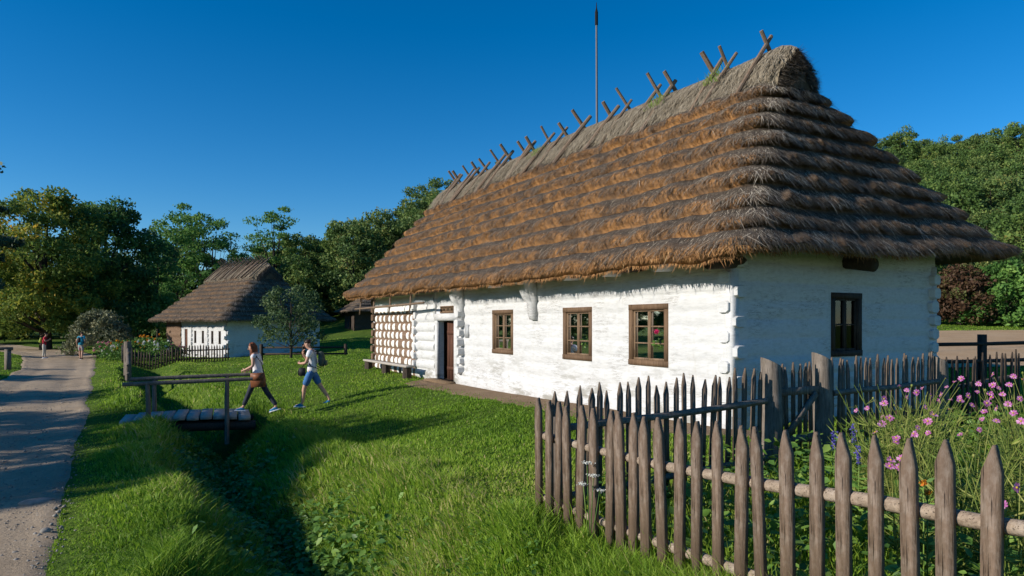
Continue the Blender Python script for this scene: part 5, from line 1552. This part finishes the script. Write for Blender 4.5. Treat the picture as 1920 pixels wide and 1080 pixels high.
# flower bushes of the small cottage garden
def bush(x, y, H, r, mat, label, n=26, kind='flower_bush'):
    o = empty(kind, (x, y, gz(x, y)), 0, label, 'flowers', 'flower bushes in the small cottage garden')
    m_ = 700; C = np.stack([rng.normal(0, r * .45, m_), rng.normal(0, r * .45, m_), rng.random(m_) ** .7 * H * .95], -1)
    V, F = leaf_quads(C, .07); np_mesh('foliage', V, F, np.full(len(F), 4), LM['green'], o, rnd=rng.random(m_))
    for k in range(n):
        mb = MB(); c0 = Vector((random.gauss(0, r * .5), random.gauss(0, r * .5), H * random.uniform(.5, 1.08)))
        for q in range(9):
            a = Vector((random.gauss(0, 1), random.gauss(0, 1), random.gauss(0, 1))).normalized() * .06; b = a.orthogonal().normalized() * .05; c = c0 + a * .6
            mb.add([c - a, c - b, c + a, c + b], [[0, 1, 2, 3]])
        mb.build('blossom', mat, o)
bush(px(275, 42), 42.0, 1.5, .8, M['orange'], 'orange flowering bush inside the garden fence of the small cottage')
bush(px(232, 41), 41, 1.3, .6, M['orange'], 'orange dahlias beside the corner post of the small garden', 16)
bush(px(302, 41), 41, 1.2, .8, M['whitef'], 'white flowering bush inside the small garden, nearest the cottage', 16)
bush(px(203, 42.5), 42.5, 1.1, .8, M['pinkf'], 'pink flowering bush beside the grey board fence', 22)
bush(px(330, 41.5), 41.5, .9, .7, M['pinkf'], 'low pink flowers before the log end of the small cottage', 14)
bush(px(215, 41.6), 41.6, .9, .7, M['whitef'], 'low white flowers between the orange dahlias and pink bush', 14)

# ------------------------------------------------------------------ stones on the road edge
M['stone'] = plain('grey stone', (.33, .30, .26), .9, .2, 5, .8, rn=False)
def stone(x, y, d, label):
    mb = MB(); mb.ball((0, 0, 0), d, 14)
    mb.v = [(a * (1 + .25 * (random.random() - .5)), b * (1 + .25 * (random.random() - .5)), c * (1 + .2 * (random.random() - .5))) for a, b, c in mb.v]
    o = mb.build('stone', M['stone'], None, True); o.location = (x, y, gz(x, y) + .06); o.rotation_euler = (0, 0, random.uniform(0, 3))
    tag(o, label, 'stone', 'stones at the road edge')
stone(px(68, 8.9), 8.9, (.19, .11, .05), 'flat pale stone at the road edge, largest'); stone(px(86, 7.6), 7.6, (.06, .05, .035), 'small grey stone at the grass edge of the road')

n = 5000
y = np.exp(rng.uniform(math.log(5), math.log(26), n)); xl_, xr_ = road_edges(y); f_ = rng.beta(.7, .7, n); x = xl_ + (xr_ - xl_) * f_ + rng.normal(0, .08, n)
k = x / y > -1.0; x, y = x[k], y[k]; n = len(x)
sz_ = rng.uniform(.006, .022, n) * (1 + 1.2 * (rng.random(n) < .05))
oc = np.array([[1, 0, 0], [0, 1, 0], [-1, 0, 0], [0, -1, 0], [0, 0, .6], [0, 0, -.6]])
V = (np.stack([x, y, G(x, y) + .05], -1)[:, None] + oc[None] * sz_[:, None, None] * rng.uniform(.6, 1.3, (n, 6, 1))).reshape(-1, 3)
F = (np.arange(n)[:, None, None] * 6 + np.array([[0, 1, 4], [1, 2, 4], [2, 3, 4], [3, 0, 4], [1, 0, 5], [2, 1, 5], [3, 2, 5], [0, 3, 5]])[None]).reshape(-1, 3)
tag(np_mesh('gravel', V, F, np.full(len(F), 3), M['stone'], None), 'loose gravel scattered over the road', 'gravel', kind='stuff')
# ------------------------------------------------------------------ grass, weeds, leafy ground cover
def grass_area(n, dlo, dhi, alo=-.98, ahi=.98):
    d = np.exp(rng.uniform(math.log(dlo), math.log(dhi), n)); a = rng.uniform(alo, ahi, n)
    x = a * d; y = d
    T, L = to_house(x, y)
    xl_, xr_ = road_edges(y)
    jit = .5 * (fbm(x * 1.5, y * 1.5, 71) - .5)
    ok = ~((x > xl_ - .02 + jit) & (x < xr_ - .02 + jit))
    ok &= ~((T > -.12) & (T < HW + .1) & (L > -.1) & (L < HL + .1))
    wv_ = (.55 + .55 * vn(L * .8, L * 0, 4) + .25 * vn(L * 4, L * 0, 6)) * ss((L + 1.1) / 1.5) * ss((12.7 - L) / 2)
    ok &= ~((T > -wv_ + .15 * rng.normal(size=n)) & (T < .2) & (L > -1) & (L < 12.7))
    gard = (T > -4.85) & (L < -2.25) & (T < 2)
    ok &= ~(gard & (rng.random(n) < .75))
    bx, by = (x - BR[0]), (y - BR[1]); c_, s_ = math.cos(R(23)), math.sin(R(23))
    bu, bv = bx * c_ + by * s_, -bx * s_ + by * c_
    ok &= ~((np.abs(bu + .0) < 1.35) & (np.abs(bv) < .80))
    ok &= ~((y > 22.5 + .1 * x) & (y < 41.5 + .1 * x) & (x > 9.0))
    ok &= ~((np.abs(ditch_d(x, y)) < .22) & (rng.random(n) < .7))
    return x[ok], y[ok], T[ok], L[ok], gard[ok]
def make_grass(name, n, dlo, dhi, wk):
    x, y, T, L, gard = grass_area(n, dlo, dhi)
    n = len(x); z = G(x, y)
    dd = np.abs(ditch_d(x, y))
    tuft = fbm(x * 1.1, y * 1.1, 81, 3)
    long_ = ss((2.3 - dd) / 1.2) * ss((30 - y) / 10)
    nearf = .35 * ss((.55 - np.abs(L + 2.2)) / .4) * (T > -5) * (T < 2) + ss((.6 - np.abs(T + 4.95)) / .4) * (L < -2)
    hgt = .034 + .04 * tuft + long_ * (.05 + .12 * ss((tuft - .35) / .4)) + np.clip(nearf, 0, 1) * .10 + gard * .12
    xl_, xr_ = road_edges(y)
    hgt *= .45 + .55 * ss((x - xr_) / .8) * (x > xr_) + .4 * (x < xr_)
    hgt *= rng.uniform(.5, 1.35, n)
    wid = (.0022 + .0006 * y * wk) * rng.uniform(.6, 1.3, n)
    an = rng.uniform(0, 6.28, n)
    lean = rng.uniform(.1, .75, n) + .3 * long_
    la = rng.uniform(0, 6.28, n) * (1 - .35 * long_) + .4 * long_
    D = np.stack([np.cos(la) * lean * hgt, np.sin(la) * lean * hgt, hgt], -1)
    B = np.stack([-np.cos(la) * lean * hgt * .18, -np.sin(la) * lean * hgt * .18, hgt * .14], -1)
    W = np.stack([np.cos(an) * wid, np.sin(an) * wid, np.zeros(n)], -1)
    patch = fbm(x * .55, y * .55, 91, 3)
    dry = (rng.random(n) < .045 + .16 * long_ * (patch > .52)) * .4
    clover = ss((fbm(x * 2.6, y * 2.6, 95) - .52) / .08)
    hgt2 = 1 - .35 * clover
    D[:, 2] *= hgt2
    patch = np.clip(patch + .7 * (fbm(x * .22, y * .22, 97) - .47) + .16 * (fbm(x * 4, y * 4, 98) - .5), 0, 1)
    r = np.clip(.1 + .75 * patch * rng.uniform(.5, 1.2, n) + dry + .12 * rng.normal(size=n), 0, 1)
    v, lo, le = strips(np.stack([x, y, z - .01], -1), D, W, B)
    o = np_mesh(name, v, lo, le, M['grass'], None, rnd=np.repeat(r, 2))
    tag(o, 'short green lawn grass with longer tufts along the ditch', 'grass', kind='stuff')
make_grass('grass', 430000, 2.6, 15, 1.0)
make_grass('lawn_grass', 260000, 14, 60, 1.0)

def leaves(name, x, y, z, size, mat, label, upr=.55):
    n = len(x)
    a = rng.normal(0, 1, (n, 3)); a[:, 2] *= .45; a /= np.linalg.norm(a, axis=1)[:, None]
    nn = np.stack([rng.normal(0, upr, n), rng.normal(0, upr, n), np.ones(n)], -1)
    b = np.cross(a, nn); b /= np.linalg.norm(b, axis=1)[:, None]; u = np.cross(b, a)
    s = (size * rng.uniform(.5, 1.4, n))[:, None]
    C = np.stack([x, y, z], -1)
    # heart-like leaf: 6 points folded along the middle
    V = np.stack([C - a * s, C - a * s * .35 + b * s * .62 + u * s * .12, C + a * s * .35 + b * s * .45 + u * s * .1, C + a * s, C + a * s * .35 - b * s * .45 + u * s * .1, C - a * s * .35 - b * s * .62 + u * s * .12], 1).reshape(-1, 3)
    base = np.arange(n)[:, None] * 6
    lo = (base + np.array([[0, 1, 2, 3, 0, 3, 4, 5]])).ravel()
    o = np_mesh(name, V, lo, np.full(2 * n, 4), mat, None, rnd=np.repeat(rng.random(n), 2), smooth=False)
    return tag(o, label, 'plants', kind='stuff')
n = 16000
y = rng.uniform(4.5, 15, n); off = rng.normal(0, .34, n)
x = np.interp(y, DY, DX) + .16 * np.sin(y * .9) + .1 * np.sin(y * 2.1) + off / .86
keep = (rng.random(n) < .35 + .65 * (fbm(x * 1.3, y * 1.3, 101) > .48))
x, y = x[keep], y[keep]
leaves('ditch_weeds', x, y, G(x, y) + rng.uniform(.02, .22, len(x)), .044, M['weed'], 'broad leaved weeds filling the bottom of the ditch')
n = 1500
y = rng.uniform(4.6, 6.6, n); x = rng.uniform(-1.9, .2, n) ; k = fbm(x * 1.5, y * 1.5, 111) > .5; x, y = x[k], y[k]
m_ = 26000
d_ = np.exp(rng.uniform(math.log(3), math.log(13), m_)); xx_ = rng.uniform(-.95, .6, m_) * d_; gxx, gyy = xx_, d_; gT, gL = to_house(xx_, d_)
xl_, xr_ = road_edges(gyy); ok = (gxx > xr_ + .15) & ((gT < -1.3) | (gL < -.3)) & ~((gT > -4.85) & (gL < -2.2)) & (fbm(gxx * 2.6, gyy * 2.6, 95) > .5) & (np.abs(ditch_d(gxx, gyy)) > .6)
gxx, gyy = gxx[ok], gyy[ok]
leaves('clover', gxx, gyy, G(gxx, gyy) + rng.uniform(.02, .075, len(gxx)), .014, M['grass'], 'patches of clover and small leafy weeds in the lawn', .4)
n = 17000
T = rng.uniform(-4.75, 2.5, n); L = -2.35 - rng.uniform(0, 1, n) ** 1.0 * 6.8
x2, y2 = to_world(T, L)
k = (y2 > 1.6) & (rng.random(n) < .3 + .7 * (fbm(x2 * 1.4, y2 * 1.4, 121) > .42)); x2, y2 = x2[k], y2[k]
hz = rng.random(len(x2)) ** 1.5 * (.15 + .5 * fbm(x2 * .9, y2 * .9, 131))
leaves('garden_leaves', x2, y2, G(x2, y2) + .03 + hz, .042, M['weed'], 'leafy low garden plants covering the bed behind the near fence')
tf = rng.uniform(-5.5, -4.9, 1500); lf = -2.2 - rng.uniform(0, 5, 1500); xf, yf = to_world(tf, lf); kf = fbm(xf * 2, yf * 2, 141) > .5; x = np.concatenate([x, xf[kf]]); y = np.concatenate([y, yf[kf]])
leaves('bank_weeds', x, y, G(x, y) + rng.uniform(.03, .16, len(x)), .024, M['weed'], 'small leafy weeds on the bank left of the near fence')
